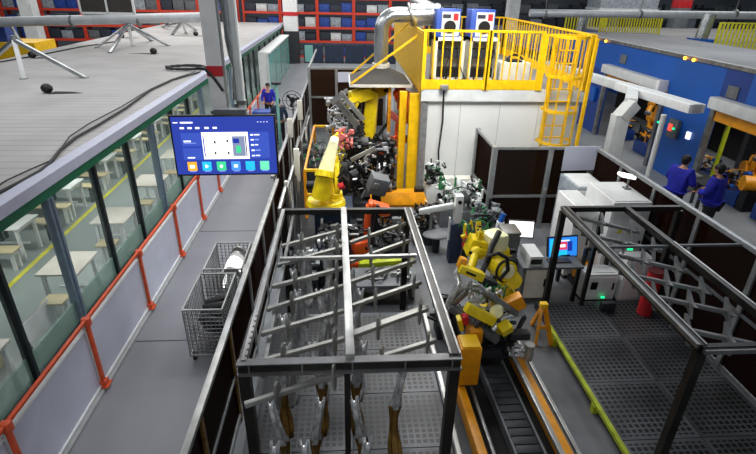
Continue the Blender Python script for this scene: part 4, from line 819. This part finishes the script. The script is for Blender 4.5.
# second line beyond: grey decks, yellow fences, silver columns
struct('roof_deck_far', MB().bb(15.2, 30, 16, 34, 2.95, 3.05), 'platform_grey')
struct('wall_far_line', MB().bb(15.2, 15.3, 16, 34, 0, 2.95), 'blue')
struct('wall_far_line_front', MB().bb(15.2, 30, 16, 16.1, 0, 2.95), 'blue_dark')
def far_fence(label, a, b, z0, h, n):
    global t
    t = thing('deck_fence', label, 'fence', (0, 0, 0)); rail_run(a, b, z0, h, n, .06, 'fence_yellow', True, False)
far_fence('yellow green barred fence on the far deck, right edge of the view', (15.3, 20.8, 0), (21, 20.8, 0), 3.05, 1.05, 34)
far_fence('yellow fence section beyond the silver column', (13.6, 27.5, 0), (17.5, 28.5, 0), 2.7, 1.2, 22)
far_fence('bright yellow far fence section above the white room railing', (14.0, 33, 0), (16.6, 33, 0), 2.6, 1.1, 14)
struct('roof_deck_rear', MB().bb(10, 15.1, 25, 40, 2.6, 2.7), 'platform_grey')
struct('trim_rear_deck', MB().bb(9.9, 10.0, 25, 40, 2.3, 2.72), 'blue')
for i, (x, y, z) in enumerate([(15.9, 22.6, 2.9), (12.3, 27.0, 2.7)]):
    t = thing('silver_duct_stub', ['silver vertical duct on a blue foot on the far deck', 'shorter silver duct on a blue foot further back'][i], 'duct', (x, y, z+.15 if i == 0 else z)); MB().bb(-.4, .4, -.4, .4, 0, .3).build('foot', 'blue', t); MB().cyl((0, 0, .3), (.1, 0, 1.3), .26, .26, 18).build('pipe', 'galv', t)
# long pipes
t = thing('overhead_pipe', 'long silver overhead pipe crossing above the blue line', 'pipe', (0, 0, 0)); a, b = P(530, 13, 25), P(800, 16, 25); MB().cyl(a, b, .17, None, 16).build('pipe', 'pale_pipe', t)
for px in (545, 640, 735): q = P(px, 14, 25); MB().cyl((q.x, 25, q.z+.1), (q.x, 25, 7.0), .02).build('hanger', 'steel', t); MB().cyl((q.x-.05, 25, q.z), (q.x+.05, 25, q.z), .2, None, 16).build('clamp', 'steel', t)
t = thing('overhead_pipe', 'thick pale overhead pipe crossing above the hall roof', 'pipe', (0, 0, 0)); a, b = P(-60, 23.5, 24), P(207, 17, 24); MB().cyl(a, b, .2, None, 18).build('pipe', 'pale_pipe', t)
for px in (-10, 72, 139): q = P(px, 21, 24); MB().cyl((q.x-.05, 24, q.z), (q.x+.05, 24, q.z), .23, None, 18).build('joint', 'steel', t)

# ================================================================== ROOF TOP ITEMS
def tripod(label, ax_, feet, mast=None):
    t = thing('roof_tripod', label, 'tripod', ax_); A_ = V(ax_)
    for k, f_ in enumerate(feet): MB().bar((0, 0, 0), V(f_) - A_, .12, .09, .01).build('leg', 'galv' if k else 'white', t)
    MB().cyl((0, 0, -.05), (0, 0, .12 if not mast else mast), .06).build('mast', 'galv', t)
    for f_ in feet: q = V(f_) - A_; MB().box(q + V((0, 0, .01)), (.16, .16, .02)).build('foot', 'steel', t)
zR = 2.6
a = P(14, 40, 15.6); tripod('nearest galvanised pipe support on the hall roof, cut by the left edge', a, [atz(24, 79, zR), atz(85, 78, zR), atz(-20, 70, zR)])
a = P(128, 24, 24); tripod('second pipe support holding the pale pipe on the hall roof', a, [atz(133, 46, zR), atz(110, 53, zR), atz(96, 48, zR), atz(152, 41, zR), atz(169, 46, zR)])
a = P(182, 22, 28.5); tripod('furthest pipe support beside the hanging column', a, [atz(186, 33, zR), atz(172, 35, zR), atz(196, 30, zR), atz(162, 27, zR)])
for i, (px, py) in enumerate([(48, 93), (33, 58), (154, 54), (122, 38), (168, 27), (196, 36)]):
    p = atz(px, py, zR); s = 1.15
    t = thing('roof_gland', 'black ball cap in hall roof, ' + ['nearest one below the first support', 'left one beside the yellow panel', 'centre one under the second support', 'small one behind the second support', 'far one under the third support', 'one left of the hanging column'][i], 'roof fitting', p)
    MB().ball((0, 0, .1*s), .12*s, 12, (1, 1, .9)).build('ball_cap', 'black', t); mb = MB()
    mb.prism([(.08, -.16, .004), (.4, -.12, .004), (.85, .0, .004), (.5, .14, .004), (.1, .18, .004)] if i not in (2,) else [(-.08, -.12, .004), (-.5, -.02, .004), (-.95, -.1, .004), (-.5, .16, .004), (.15, .16, .004)], (0, 0, .006)); mb.build('slot', 'black_matte', t)
# cables on the roof
pts = [atz(x, y, zR+.04) for x, y in ((-8, 196), (18, 183), (40, 171), (50, 163), (60, 150), (75, 138), (98, 125), (126, 108), (150, 90), (172, 80), (200, 72))]
t = thing('roof_cable', 'thick black cable snaking along the hall roof edge', 'cable', (0, 0, 0)); MB().tube(pts, .026, 8).build('sheath', 'cable', t); MB().tube([p + V((-.12 - .1*math.sin(i*1.3), .1, 0)) for i, p in enumerate(pts)], .012, 6).build('thin_wire', 'cable', t)
mb = MB(); rng = random.Random(2); cc = atz(186, 68, zR+.05)
for k in range(9): mb.tube([cc + V((math.cos(a)*(.55+.1*rng.random()), math.sin(a)*(.35+.1*rng.random()), .05*rng.random())) for a in [2*PI*q/14 for q in range(15)]], .03, 6)
tag(mb.build('cable_coil', 'cable'), 'black coil of cable on the roof next to the hanging column', 'cable coil')
mb = MB(); mb.tube([atz(0, 62, zR+.02), atz(40, 55, zR+.02), atz(80, 47, zR+.02), atz(120, 41, zR+.02)], .03, 6); tag(mb.build('roof_wire', 'cable'), 'thin dark wire running across the far left of the roof', 'cable')
# framed dark panels on the pipe
t = thing('framed_panel', 'pair of dark brown panels in a white frame above the pale pipe', 'panel', (0, 0, 0)); y = 24.0
x0, x1 = P(81, 10, y).x, P(134, 10, y).x; z0 = P(100, 13, y).z
MB().bb(x0, x1, y-.03, y+.03, z0, z0+1.4).build('dark_panel', 'hood', t)
mb = MB()
for x in (x0, (x0+x1)/2, x1): mb.bb(x-.04, x+.04, y-.05, y+.05, z0, z0+1.4)
mb.bb(x0, x1, y-.05, y+.05, z0-.05, z0+.04); mb.bb(x0, x1, y-.05, y+.05, z0+1.36, z0+1.44); mb.build('frame', 'white', t)
# yellow sheet at left behind the roof
t = thing('yellow_machine', 'yellow topped machine with blue window past the left roof edge', 'machine', (0, 0, 0)); p = P(10, 45, 24.5); MB().bb(p.x-2.2, p.x+1.1, 24.4, 26.2, 0, p.z+.12, .03).build('body', 'yellow', t); MB().bb(p.x-1.2, p.x-.1, 24.6, 25.5, p.z+.12, p.z+.75).build('window_box', 'bin_blue', t)
MB().tube([(p.x-1.4, 24.5, p.z+.1), (p.x-1.3, 24.5, p.z+1.0), (p.x+.2, 24.5, p.z+1.0), (p.x+.5, 24.5, p.z+.1)], .08).build('hoop', 'galv', t)

# ================================================================== HANGING COLUMN + TV
t = thing('hanging_column', 'white ceiling hung steel column with a red band', 'column', (0, 0, 0)); Y = 7.55
def px_x(px, py, y): return P(px, py, y).x
xa = px_x(216, 60, Y)
mb = MB(); mb.bb(xa-.12, xa+.10, Y-.1, Y-.08, 3.5, 7.56); mb.bb(xa-.12, xa+.10, Y+.08, Y+.1, 3.5, 7.56); mb.bb(xa-.02, xa+.0, Y-.08, Y+.08, 3.5, 7.56); mb.build('steel_section', 'white', t)
z = P(215, 70, Y).z; MB().bb(xa-.125, xa+.105, Y-.115, Y-.1, z-.07, z+.07).build('red_band', 'red', t)
MB().bb(xa-.14, xa+.12, Y-.12, Y+.12, 3.46, 3.5).build('end_plate', 'mid_grey', t)
t = thing('wrapped_duct', 'silver foil wrapped duct beside the hanging column', 'duct', (0, 0, 0)); xb = xa + .235
pts = [(xb + .03*math.sin(k*.9), Y+.1, 3.62 + .22*k) for k in range(18)]; MB().tube(pts, [.085 + .018*math.sin(k*2.3) for k in range(18)], 14).build('foil_sleeve', 'galv', t)
t = thing('drop_pipe', 'slim pale grey drop pipe right of the foil duct', 'pipe', (0, 0, 0)); xc_ = px_x(236, 60, Y)+.02; MB().cyl((xc_, Y, 3.5), (xc_, Y, 7.56), .06, None, 16).build('pipe', 'offwhite', t); MB().cyl((xc_, Y, 3.58), (xc_, Y, 3.64), .075, None, 16).build('collar', 'steel', t)
t = thing('column_cable', 'thick black cable bending off the hanging column', 'cable', (0, 0, 0)); MB().tube([P(197, 68, 7.4), P(205, 69, 7.35), P(213, 77, 7.35), P(219, 85, 7.35), P(223, 91, 7.35)], .022, 8).build('sheath', 'cable', t)
# TV
TY = 7.0; c = (P(170, 118, TY) + P(277, 172, TY)) / 2
tvw, tvh = 1.42, .82; t = thing('wall_screen', 'large hanging blue dashboard screen above the corridor', 'screen', (c.x, TY, c.z)); R_ = Matrix.Rotation(-.1, 3, 'Y').to_3x3() @ Matrix.Rotation(-.06, 3, 'X'); R_ = Matrix.Rotation(-.012, 3, 'Y') @ Matrix.Rotation(-.08, 3, 'X')
MB().box(R_ @ V((0, .035, 0)), (tvw+.05, .06, tvh+.05), R_, .008).build('bezel', 'black', t)
s_ = MB().box(R_ @ V((0, 0, 0)), (tvw, .012, tvh), R_).build('display', 'scr_blue', t)
def uv(u0, v0, u1, v1, m, nm, off=-.009):      # fractions of the display, v measured down
    x0, x1 = (u0-.5)*tvw, (u1-.5)*tvw; z0, z1 = (.5-v1)*tvh, (.5-v0)*tvh
    MB().box(R_ @ V(((x0+x1)/2, off, (z0+z1)/2)), (x1-x0, .004, z1-z0), R_).build(nm, m, s_)
uv(.28, .26, .735, .73, 'screen_white', 'work_window'); uv(.575, .33, .70, .68, 'scr_grey', 'tool_pane', -.013); uv(.29, .32, .30, .68, 'scr_navy', 'window_edge', -.013); uv(.705, .32, .715, .68, 'bin_dark', 'window_edge', -.013)
uv(.61, .5, .655, .62, 'ic_green', 'chart', -.016); uv(.585, .37, .645, .45, 'scr_navy', 'chart', -.016)
for u, v in ((.395, .41), (.52, .39), (.39, .6), (.52, .6)): uv(u, v, u+.018, v+.045, 'bin_dark', 'marker', -.013)
uv(.08, .27, .27, .50, 'scr_panel', 'side_card'); uv(.08, .53, .27, .74, 'scr_panel', 'side_card'); uv(.745, .26, .94, .72, 'scr_panel', 'side_card'); uv(.10, .4, .17, .425, 'scr_txt', 'text_line', -.013); uv(.1, .44, .22, .45, 'scr_dim', 'text_line', -.013); uv(.12, .69, .19, .71, 'scr_txt', 'text_line', -.013)
for k, v in enumerate((.3, .385, .475, .57, .665)): uv(.76, v, .79, v+.022, 'scr_txt', 'text_line', -.013); uv(.80, v, .85 - .01*(k % 3), v+.018, 'scr_dim' if k % 2 else 'scr_txt', 'text_line', -.013)
for u in (.08, .155, .23, .32, .40): uv(u, .17, u+.04, .2, 'scr_txt', 'menu_item')
uv(.02, .085, .065, .10, 'scr_txt', 'title_text'); uv(.09, .08, .21, .105, 'scr_txt', 'title_text')
for k in range(4): uv(.84+.03*k, .085, .85+.03*k, .095, 'scr_txt', 'status_icon')
for k, (u, m) in enumerate(zip((.105, .25, .395, .54, .685, .83), ('ic_orange', 'ic_cyan', 'ic_green', 'ic_blue', 'ic_cyan', 'ic_mint'))):
    x = (u + .048 - .5)*tvw; zc = (.5-.855)*tvh; ic = MB().box(R_ @ V((x, -.01, zc)), (.13, .012, .13), R_, .004).build('app_icon', m, s_)
    uv(u+.02, .94, u+.08, .955, 'scr_dim', 'text_line')
for (g, pts_) in enumerate([[(.13, .83), (.176, .83), (.176, .885), (.13, .885)], [(.285, .82), (.285, .89), (.318, .855)], [(.443, .82), (.425, .86), (.443, .89), (.461, .86)], [(.57, .83), (.606, .83), (.606, .88), (.57, .88)]]):
    MB().prism([R_ @ V(((u-.5)*tvw, -.018, (.5-v)*tvh)) for u, v in pts_], R_ @ V((0, -.003, 0))).build('icon_glyph', 'scr_txt', s_)
MB().bar((.1, .1, tvh/2-.1), (.1, .55, .45), .06, .06).build('hanger_arm', 'dark_grey', t)
MB().bb(-.12, .32, .06, .2, .2, .5).build('mount_bracket', 'mid_grey', t)

# ================================================================== FAR CORRIDOR
t = thing('glazed_partition_box', 'white and teal glazed partition block beside the far corridor', 'partition', (0, 0, 0))
MB().bb(-4.32, -3.95, 26.6, 26.75, 0, 2.0).build('end_panel', 'white', t); MB().bb(-4.32, -3.72, 26.6, 36.5, 2.0, 2.08).build('top', 'white', t); MB().bb(-3.85, -3.78, 26.7, 36.5, .05, 2.0).build('glazed_side', 'teal_glass', t); MB().bb(-3.95, -3.82, 26.58, 26.72, 0, 2.0).build('edge', 'offwhite', t)
for y in (29, 31.5, 34): MB().bb(-3.8, -3.76, y-.05, y+.05, .05, 2.0).build('mullion', 'alu', t)
t = thing('factory_pillar', 'white factory pillar with red band and dark lower half', 'pillar', (-3.7, 38.2, 0)); MB().bb(-.5, .5, -.4, .4, 0, 2.2).build('dark_base', 'dark_grey', t); MB().bb(-.48, .48, -.38, .38, 2.2, 8.5).build('shaft', 'white', t); MB().bb(-.5, .5, -.4, .4, 3.2, 3.45).build('red_band', 'red', t)
t = thing('factory_pillar', 'pale factory pillar beyond the left end of the roof', 'pillar', (P(37, 40, 36).x, 36, 0)); MB().bb(-.4, .4, -.4, .4, 0, 8.5).build('shaft', 'offwhite', t); MB().bb(-.43, .43, -.43, .43, 0, 1.5).build('base', 'dark_grey', t)
t = thing('factory_pillar', 'grey white factory pillar behind the white room deck', 'pillar', (P(512, 15, 34).x, 34, 0)); MB().bb(-.35, .35, -.35, .35, 0, 8.5).build('shaft', 'offwhite', t); MB().bb(-.38, .38, -.38, .38, 0, 1.5).build('base', 'dark_grey', t)
t = thing('pedestal_fan', 'black pedestal fan on the far corridor fence side', 'fan', (-1.86, 18.2, 0))
MB().cyl((0, 0, .03), (0, 0, 1.35), .03).build('pole', 'bright_steel', t); MB().cyl((0, 0, 0), (0, 0, .04), .25, .22, 20).build('base', 'black', t)
MB().cyl((0, -.05, 1.45), (0, .15, 1.45), .1, .08, 14).build('motor', 'black', t)
mb = MB()
for r in (.34, .22): mb.tube([(r*math.cos(a), -.1, 1.45 + r*math.sin(a)) for a in [2*PI*k/20 for k in range(21)]], .012, 6)
for k in range(6): a = 2*PI*k/6; mb.tube([(0, -.1, 1.45), (.34*math.cos(a), -.1, 1.45+.34*math.sin(a))], .008, 5)
mb.build('cage', 'black', t); mb = MB()
for k in range(3): a = 2*PI*k/3+.3; mb.box((.15*math.cos(a), -.06, 1.45+.15*math.sin(a)), (.22, .015, .09), Matrix.Rotation(-a, 3, 'Y'), .006)
mb.build('blades', 'dark_grey', t)
t = thing('lamp_post', 'thin pale post with round head standing in the far corridor', 'post', (P(278, 110, 17).x, 17, 0)); MB().cyl((0, 0, .02), (0, 0, 2.2), .05).build('pole', 'teal_glass', t); MB().box((0, 0, 2.24), (.3, .2, .08), None, .02).build('head', 'dark_grey', t); MB().bb(-.12, .12, -.12, .12, 0, .03).build('base', 'steel', t)
t = thing('parts_trolley', 'blue topped trolley in front of the corridor worker', 'trolley', (atz(265, 112, .8).x, atz(265, 112, .8).y, 0)); MB().bb(-.42, .42, -.3, .3, .78, .86, .01).build('top', 'welder_blue', t); MB().bb(-.4, .4, -.28, .28, .35, .39).build('shelf', 'bright_steel', t)
for x in (-.38, .38):
    for y in (-.26, .26): MB().bb(x-.02, x+.02, y-.02, y+.02, .06, .78).build('leg', 'bright_steel', t); MB().cyl((x-.015, y, .04), (x+.015, y, .04), .04).build('caster', 'black', t)

# ================================================================== FAR SHELVING
def pallet_rack(x, y, w, levels, label, group, mt='rack_red'):
    t = thing('pallet_rack', label, 'shelving', (x, y, 0), 0, group); top = levels[-1] + .9
    for sx in (-w/2, w/2): MB().bb(sx-.06, sx+.06, -.5, -.38, 0, top).build('upright', mt, t); MB().bb(sx-.06, sx+.06, .38, .5, 0, top).build('upright', mt, t)
    for z in levels: MB().bb(-w/2, w/2, -.52, -.42, z-.16, z).build('beam', mt, t); MB().bb(-w/2, w/2, -.42, .42, z-.04, z-.01).build('shelf', 'dark_grey', t); MB().bb(-w/2, w/2, .42, .5, z-.14, z).build('beam', mt, t)
    return t
rng = random.Random(5); LV = [.12, 1.25, 2.25, 3.3, 4.35]
binm = ['bin_blue', 'bin_dark', 'bin_grey', 'bin_blue', 'bin_dark', 'offwhite', 'mid_grey']
protos = {}
def far_bin(x, y, z, w, h, m, where):
    key = (round(w, 1), m)
    lab = {'bin_blue': 'blue storage bin', 'bin_dark': 'dark slate storage bin', 'bin_grey': 'pale grey bin of parts', 'offwhite': 'white component crate', 'mid_grey': 'mid grey parts crate'}[m] + ' on the ' + where
    if key not in protos:
        mb = MB(); mb.bb(-w/2, w/2, -.4, .4, 0, .62, .02); mb.bb(-w/2-.02, w/2+.02, -.42, .42, .56, .62); mb.bb(-w/2+.1, w/2-.1, -.43, -.4, .15, .4); protos[key] = mb.build('storage_bin', m); o = protos[key]
    else: o = protos[key].copy(); COL.objects.link(o)
    o.location = (x, y, z); o.scale = (1, 1, h/.62); tag(o, lab, 'bin', lab.split(' on the ')[0] + 's on the ' + where); return o
for i in range(5):
    x = -6.2 + 2.8*i; pallet_rack(x, 42.0, 2.7, LV, 'orange red pallet rack at the far wall, %s from the left' % ORD[i], 'far orange pallet racks')
    for z in LV:
        for k in (-1, 0, 1): far_bin(x + k*.86, 42.0, z, .78, rng.uniform(.45, .7), rng.choice(binm if z < 3.9 else ['bin_blue', 'bin_dark', 'bin_blue']), 'far orange racks')
for i in range(7):
    x = -9.3 - 2.8*i; pallet_rack(x, 41.2, 2.7, LV[:4], 'orange pallet rack beyond the hall roof, %s from the right' % ORD[i], 'orange racks beyond the roof')
    for z in LV[1:4]:
        for k in (-1, 0, 1): far_bin(x + k*.86, 41.2, z, .78, rng.uniform(.5, .8), rng.choice(['bin_dark', 'bin_blue', 'mid_grey', 'bin_dark', 'bin_grey']), 'racks beyond the roof')
for i in range(8):
    x = 8.6 + 3.5*i; pallet_rack(x, 46.0, 3.4, LV[:4], 'dark equipment rack behind the machine lines, %s from the left' % ORD[i], 'dark racks behind the machine lines', 'dark_grey')
    for z in LV[1:4]:
        for k in (-1, 0, 1): far_bin(x + k*1.1, 46.0, z, .98, rng.uniform(.5, .85), rng.choice(['bin_dark', 'mid_grey', 'bin_dark', 'bin_grey']), 'dark racks')
for i in range(5):
    x = -2.2 + 1.5*i; t = thing('glazed_locker', 'dark blue glazed cabinet in front of the far racks, %s from the left' % ORD[i], 'cabinet', (x, 38.5, 0)); MB().bb(-.7, .7, -.3, .3, 0, 1.35, .02).build('body', 'bin_dark', t); MB().bb(-.62, -.03, -.33, -.3, .1, 1.25).build('door', 'teal_glass' if i == 0 else 'navy', t); MB().bb(.03, .62, -.33, -.3, .1, 1.25).build('door', 'navy', t)
t = thing('ventilation_unit', 'large pale grey ventilation unit above the machine lines', 'ventilation unit', (P(622, 5, 36).x, 36, 0)); zz = P(622, 10, 36).z; MB().bb(-2.0, 2.0, -1, 1, zz, zz+1.2, .03).build('housing', 'bin_grey', t); MB().bb(-2.05, 2.05, -1.05, 1.05, zz, zz+.12).build('lower_edge', 'offwhite', t)
for x in (-1.8, 1.8): MB().bb(x-.08, x+.08, -.1, .1, 0, zz).build('leg', 'mid_grey', t)
t = thing('red_box', 'small red box on a grey stand at the top right of the view', 'box', (P(682, 4, 34).x, 34, 0)); z_ = P(682, 8, 34).z; MB().bb(-.45, .45, -.4, .4, .0, z_, .02).build('stand', 'mid_grey', t); MB().bb(-.45, .45, -.4, .4, z_, z_+.5, .03).build('body', 'red', t); MB().bb(-.48, .48, -.43, .43, z_+.5, z_+.56).build('lid', 'white', t)

# ================================================================== PEOPLE
def skin(name, verts, edges, radii, m, parent, root=0, sub=2):
    me = bpy.data.meshes.new(name); me.from_pydata([tuple(v) for v in verts], edges, []); me.update(); o = bpy.data.objects.new(name, me); COL.objects.link(o); o.parent = parent
    md = o.modifiers.new('skin', 'SKIN'); md.use_smooth_shade = True
    for i, r in enumerate(radii):
        sv = me.skin_vertices[0].data[i]; sv.radius = (r, r) if not isinstance(r, tuple) else r; sv.use_root = (i == root)
    sd = o.modifiers.new('sub', 'SUBSURF'); sd.levels = sub; sd.render_levels = sub
    me.materials.append(M(m)); return o
def person(label, loc, rz, h=1.72, shirt='shirt_blue', arms=((.34, .34, 1.08), (-.30, .36, 1.1)), lean=.0, nod=.12, bulk=1.):
    """faces local +Y"""
    t = thing('person', label, 'person', loc, rz); k = h/1.72; S = lambda *a: V(a)*k
    pel = S(0, 0, .93); wst = S(0, .01+lean*.3, 1.08); ch = S(0, .02+lean*.7, 1.28); nk = S(0, .0+lean, 1.45); nk2 = S(0, .02+lean, 1.52); hd = S(0, .04+lean, 1.60); ht = S(0, .03+lean+nod*.3, 1.655)
    v = [pel, wst, ch, nk, nk2, hd, ht]; r = [(.155*k, .115*k), (.14*k, .105*k), (.17*k, .115*k), .07*k, .052*k, .085*k, .075*k]; e = [(i, i+1) for i in range(6)]
    hands = []
    for sg, hp in ((1, arms[0]), (-1, arms[1])):
        sh = S(sg*.19, lean*.9, 1.41); hnd = S(*hp); mid = (sh + hnd)/2 + S(sg*.07, -.10, -.10); i = len(v); v += [sh, mid, hnd]; r += [.062*k, .045*k, .028*k]; e += [(2, i), (i, i+1), (i+1, i+2)]; hands.append((sg, mid, hnd))
    for sg in (1, -1):
        i = len(v); v += [S(sg*.095, .0, .86), S(sg*.11, .03, .48), S(sg*.115, -.01, .09), S(sg*.12, .14, .035)]; r += [.095*k, .062*k, .042*k, .038*k]; e += [(0, i), (i, i+1), (i+1, i+2), (i+2, i+3)]
    body = skin('body', v, e, r, 'skin', t)
    for sg, mid, hnd in hands:      # palm with four fingers and a thumb
        d = (hnd - mid).normalized(); side = d.cross(V((0, 0, 1))).normalized(); vv = [hnd - d*.02*k, hnd + d*.05*k]; rr = [.03*k, (.038*k, .016*k)]; ee = [(0, 1)]
        for q in range(4):
            o_ = side*((q-1.5)*.019*k); L = (.075, .085, .08, .062)[q]*k; i = len(vv); vv += [hnd + d*.07*k + o_, hnd + d*(.07*k+L*.5) + o_ + V((0, 0, -.012*k)), hnd + d*(.07*k+L*.85) + o_ + V((0, 0, -.04*k))]; rr += [.009*k, .008*k, .007*k]; ee += [(1, i), (i, i+1), (i+1, i+2)]
        i = len(vv); vv += [hnd + d*.02*k + side*(-sg*.045*k), hnd + d*.055*k + side*(-sg*.065*k) + V((0, 0, -.01))]; rr += [.011*k, .009*k]; ee += [(0, i), (i, i+1)]
        skin('hand', vv, ee, rr, 'skin', body, 0, 1)
    # face
    f0 = hd + S(0, .075, .02); mb = MB(); mb.prism([f0 + S(-.012, .0, -.03), f0 + S(.012, .0, -.03), f0 + S(0, .0, .02)], S(0, .022, -.004)); mb.build('nose', 'skin', body)
    for sg in (-1, 1): MB().ball(f0 + S(sg*.03, .003, .025), .009*k, 8).build('eye', 'black', body); MB().ball(hd + S(sg*.082, -.005, .01), .02*k, 8, (.5, 1, 1.3)).build('ear', 'skin', body)
    MB().box(f0 + S(0, .002, -.05), (.04*k, .01*k, .008*k), None, .002).build('mouth', 'maroon', body)
    mb = MB(); mb.ball(hd + S(0, -.018, .045), .1*k, 16, (.95, 1.02, .95)); mb.ball(hd + S(0, -.045, -.01), .078*k, 12, (1, .8, 1)); mb.build('hair', 'hair', t)
    v = [wst + S(0, 0, -.12), wst, ch, nk + S(0, -.01, -.03)]; r = [(.18*k*bulk, .14*k*bulk), (.168*k*bulk, .132*k*bulk), (.2*k*bulk, .142*k*bulk), .085*k]; e = [(0, 1), (1, 2), (2, 3)]
    for sg, mid, hnd in hands: sh = S(sg*.19, lean*.9, 1.41); i = len(v); v += [sh, mid, mid.lerp(hnd, .82)]; r += [.082*k*bulk, .066*k*bulk, .052*k*bulk]; e += [(2, i), (i, i+1), (i+1, i+2)]
    skin('shirt', v, e, r, shirt, t, 1)
    v = [pel + S(0, 0, .03)]; r = [(.172*k, .132*k)]; e = []
    for sg in (1, -1): i = len(v); v += [S(sg*.095, 0, .84), S(sg*.11, .03, .48), S(sg*.115, -.01, .1)]; r += [.112*k, .08*k, .062*k]; e += [(0, i), (i, i+1), (i+1, i+2)]
    skin('trousers', v, e, r, 'trousers', t)
    for sg in (1, -1): MB().box(S(sg*.12, .06, .045), (.1*k, .27*k, .09*k), None, .03*k).build('shoe', 'shoe', t)
    return t
w1 = atz(260, 85, 1.55); w2 = atz(278, 101, 1.55); p1 = P(688, 162, 10.4); p2 = P(723, 172, 9.7)
person('worker in blue shirt with black hair standing at the control lever', (p1.x-.1, 10.4, .0), -1.15, 1.84, lean=.05, arms=((.2, .3, 1.1), (-.2, .3, 1.1)), bulk=1.3)
person('taller worker in blue shirt seen from behind beside the wide opening', (p2.x, 9.7, .0), .55, 1.86, lean=.04, arms=((.22, .28, 1.1), (-.2, .28, 1.1)), bulk=1.35)
person('worker in blue and white top standing behind the blue trolley', (w1.x+.3, w1.y, .012), PI, 1.62, arms=((.2, .34, .98), (-.2, .34, .98)))
person('worker in dark blue jacket seen from behind beside the fence', (w2.x, w2.y, .012), .1, 1.62, 'navy', arms=((.24, .2, .9), (-.24, .25, .95)))

# ================================================================== LIGHT
w = bpy.data.worlds.new('world'); SC.world = w; w.use_nodes = True; bg = w.node_tree.nodes['Background']; bg.inputs[0].default_value = (.80, .88, 1, 1); bg.inputs[1].default_value = .17
def area(loc, sx, sy, power, col=(1, .98, .95), rot=(0, 0, 0), nm='ceiling_and_fill_lamp', spread=None):
    l = bpy.data.lights.new(nm, 'AREA'); l.shape = 'RECTANGLE'; l.size = sx; l.size_y = sy; l.energy = power; l.color = col; o = bpy.data.objects.new(nm, l); COL.objects.link(o); o.location = loc; o.rotation_euler = rot
    if spread: l.spread = spread
    return o
area((-9, 13, 8.5), 8, 10, 430, (.97, .98, 1)); area((-9, 28, 8.5), 8, 12, 650)
area((-1.5, -3, 8.5), 3, 2, 95, rot=(.95, 0, 0), spread=1.9); area((3.0, 9.3, 7.6), 3, 2, 215, rot=(.75, 0, 0), spread=1.9); area((2.6, 15, 8.0), 4, 4, 420); area((0, 22, 8), 6, 8, 560); area((-1, 36, 8.5), 14, 8, 1100); area((-16, 33, 8.5), 10, 8, 700)  # tilted areas are added fills for camera-facing faces and the white room front
area((13, 16, 8.5), 4, 8, 480, (.9, .95, 1)); area((20, 30, 8.5), 14, 10, 800)
area((-.3, 8.2, 6.4), 1.0, 1.0, 75, (.97, .98, 1), spread=1.7); area((-2.6, 10, 7), 1.2, 6, 110)
for x, y in ((-6.4, 8), (-6.4, 12.2), (-6.4, 16.4), (-6.4, 21), (-6.6, 27), (-6.6, 34)): area((x, y, 2.42), 2.2, .5, 48, (.93, 1, .97), nm='hall_lamp')
area((11.4, 10.8, 3.2), 1.2, 3.5, 70, nm='opening_fill'); area((11.4, 17, 3.2), 1.2, 2.5, 50, nm='opening_fill'); area((2.2, 9.6, 5.5), 1.5, 1.5, 120)  # areas inside the blue line openings are added fills to brighten them
SC.view_settings.view_transform = 'Standard'; SC.view_settings.look = 'None'; SC.view_settings.exposure = 0.0; SC.view_settings.gamma = 1.0
SC.cycles.use_denoising = True; SC.cycles.max_bounces = 6; SC.cycles.transparent_max_bounces = 24
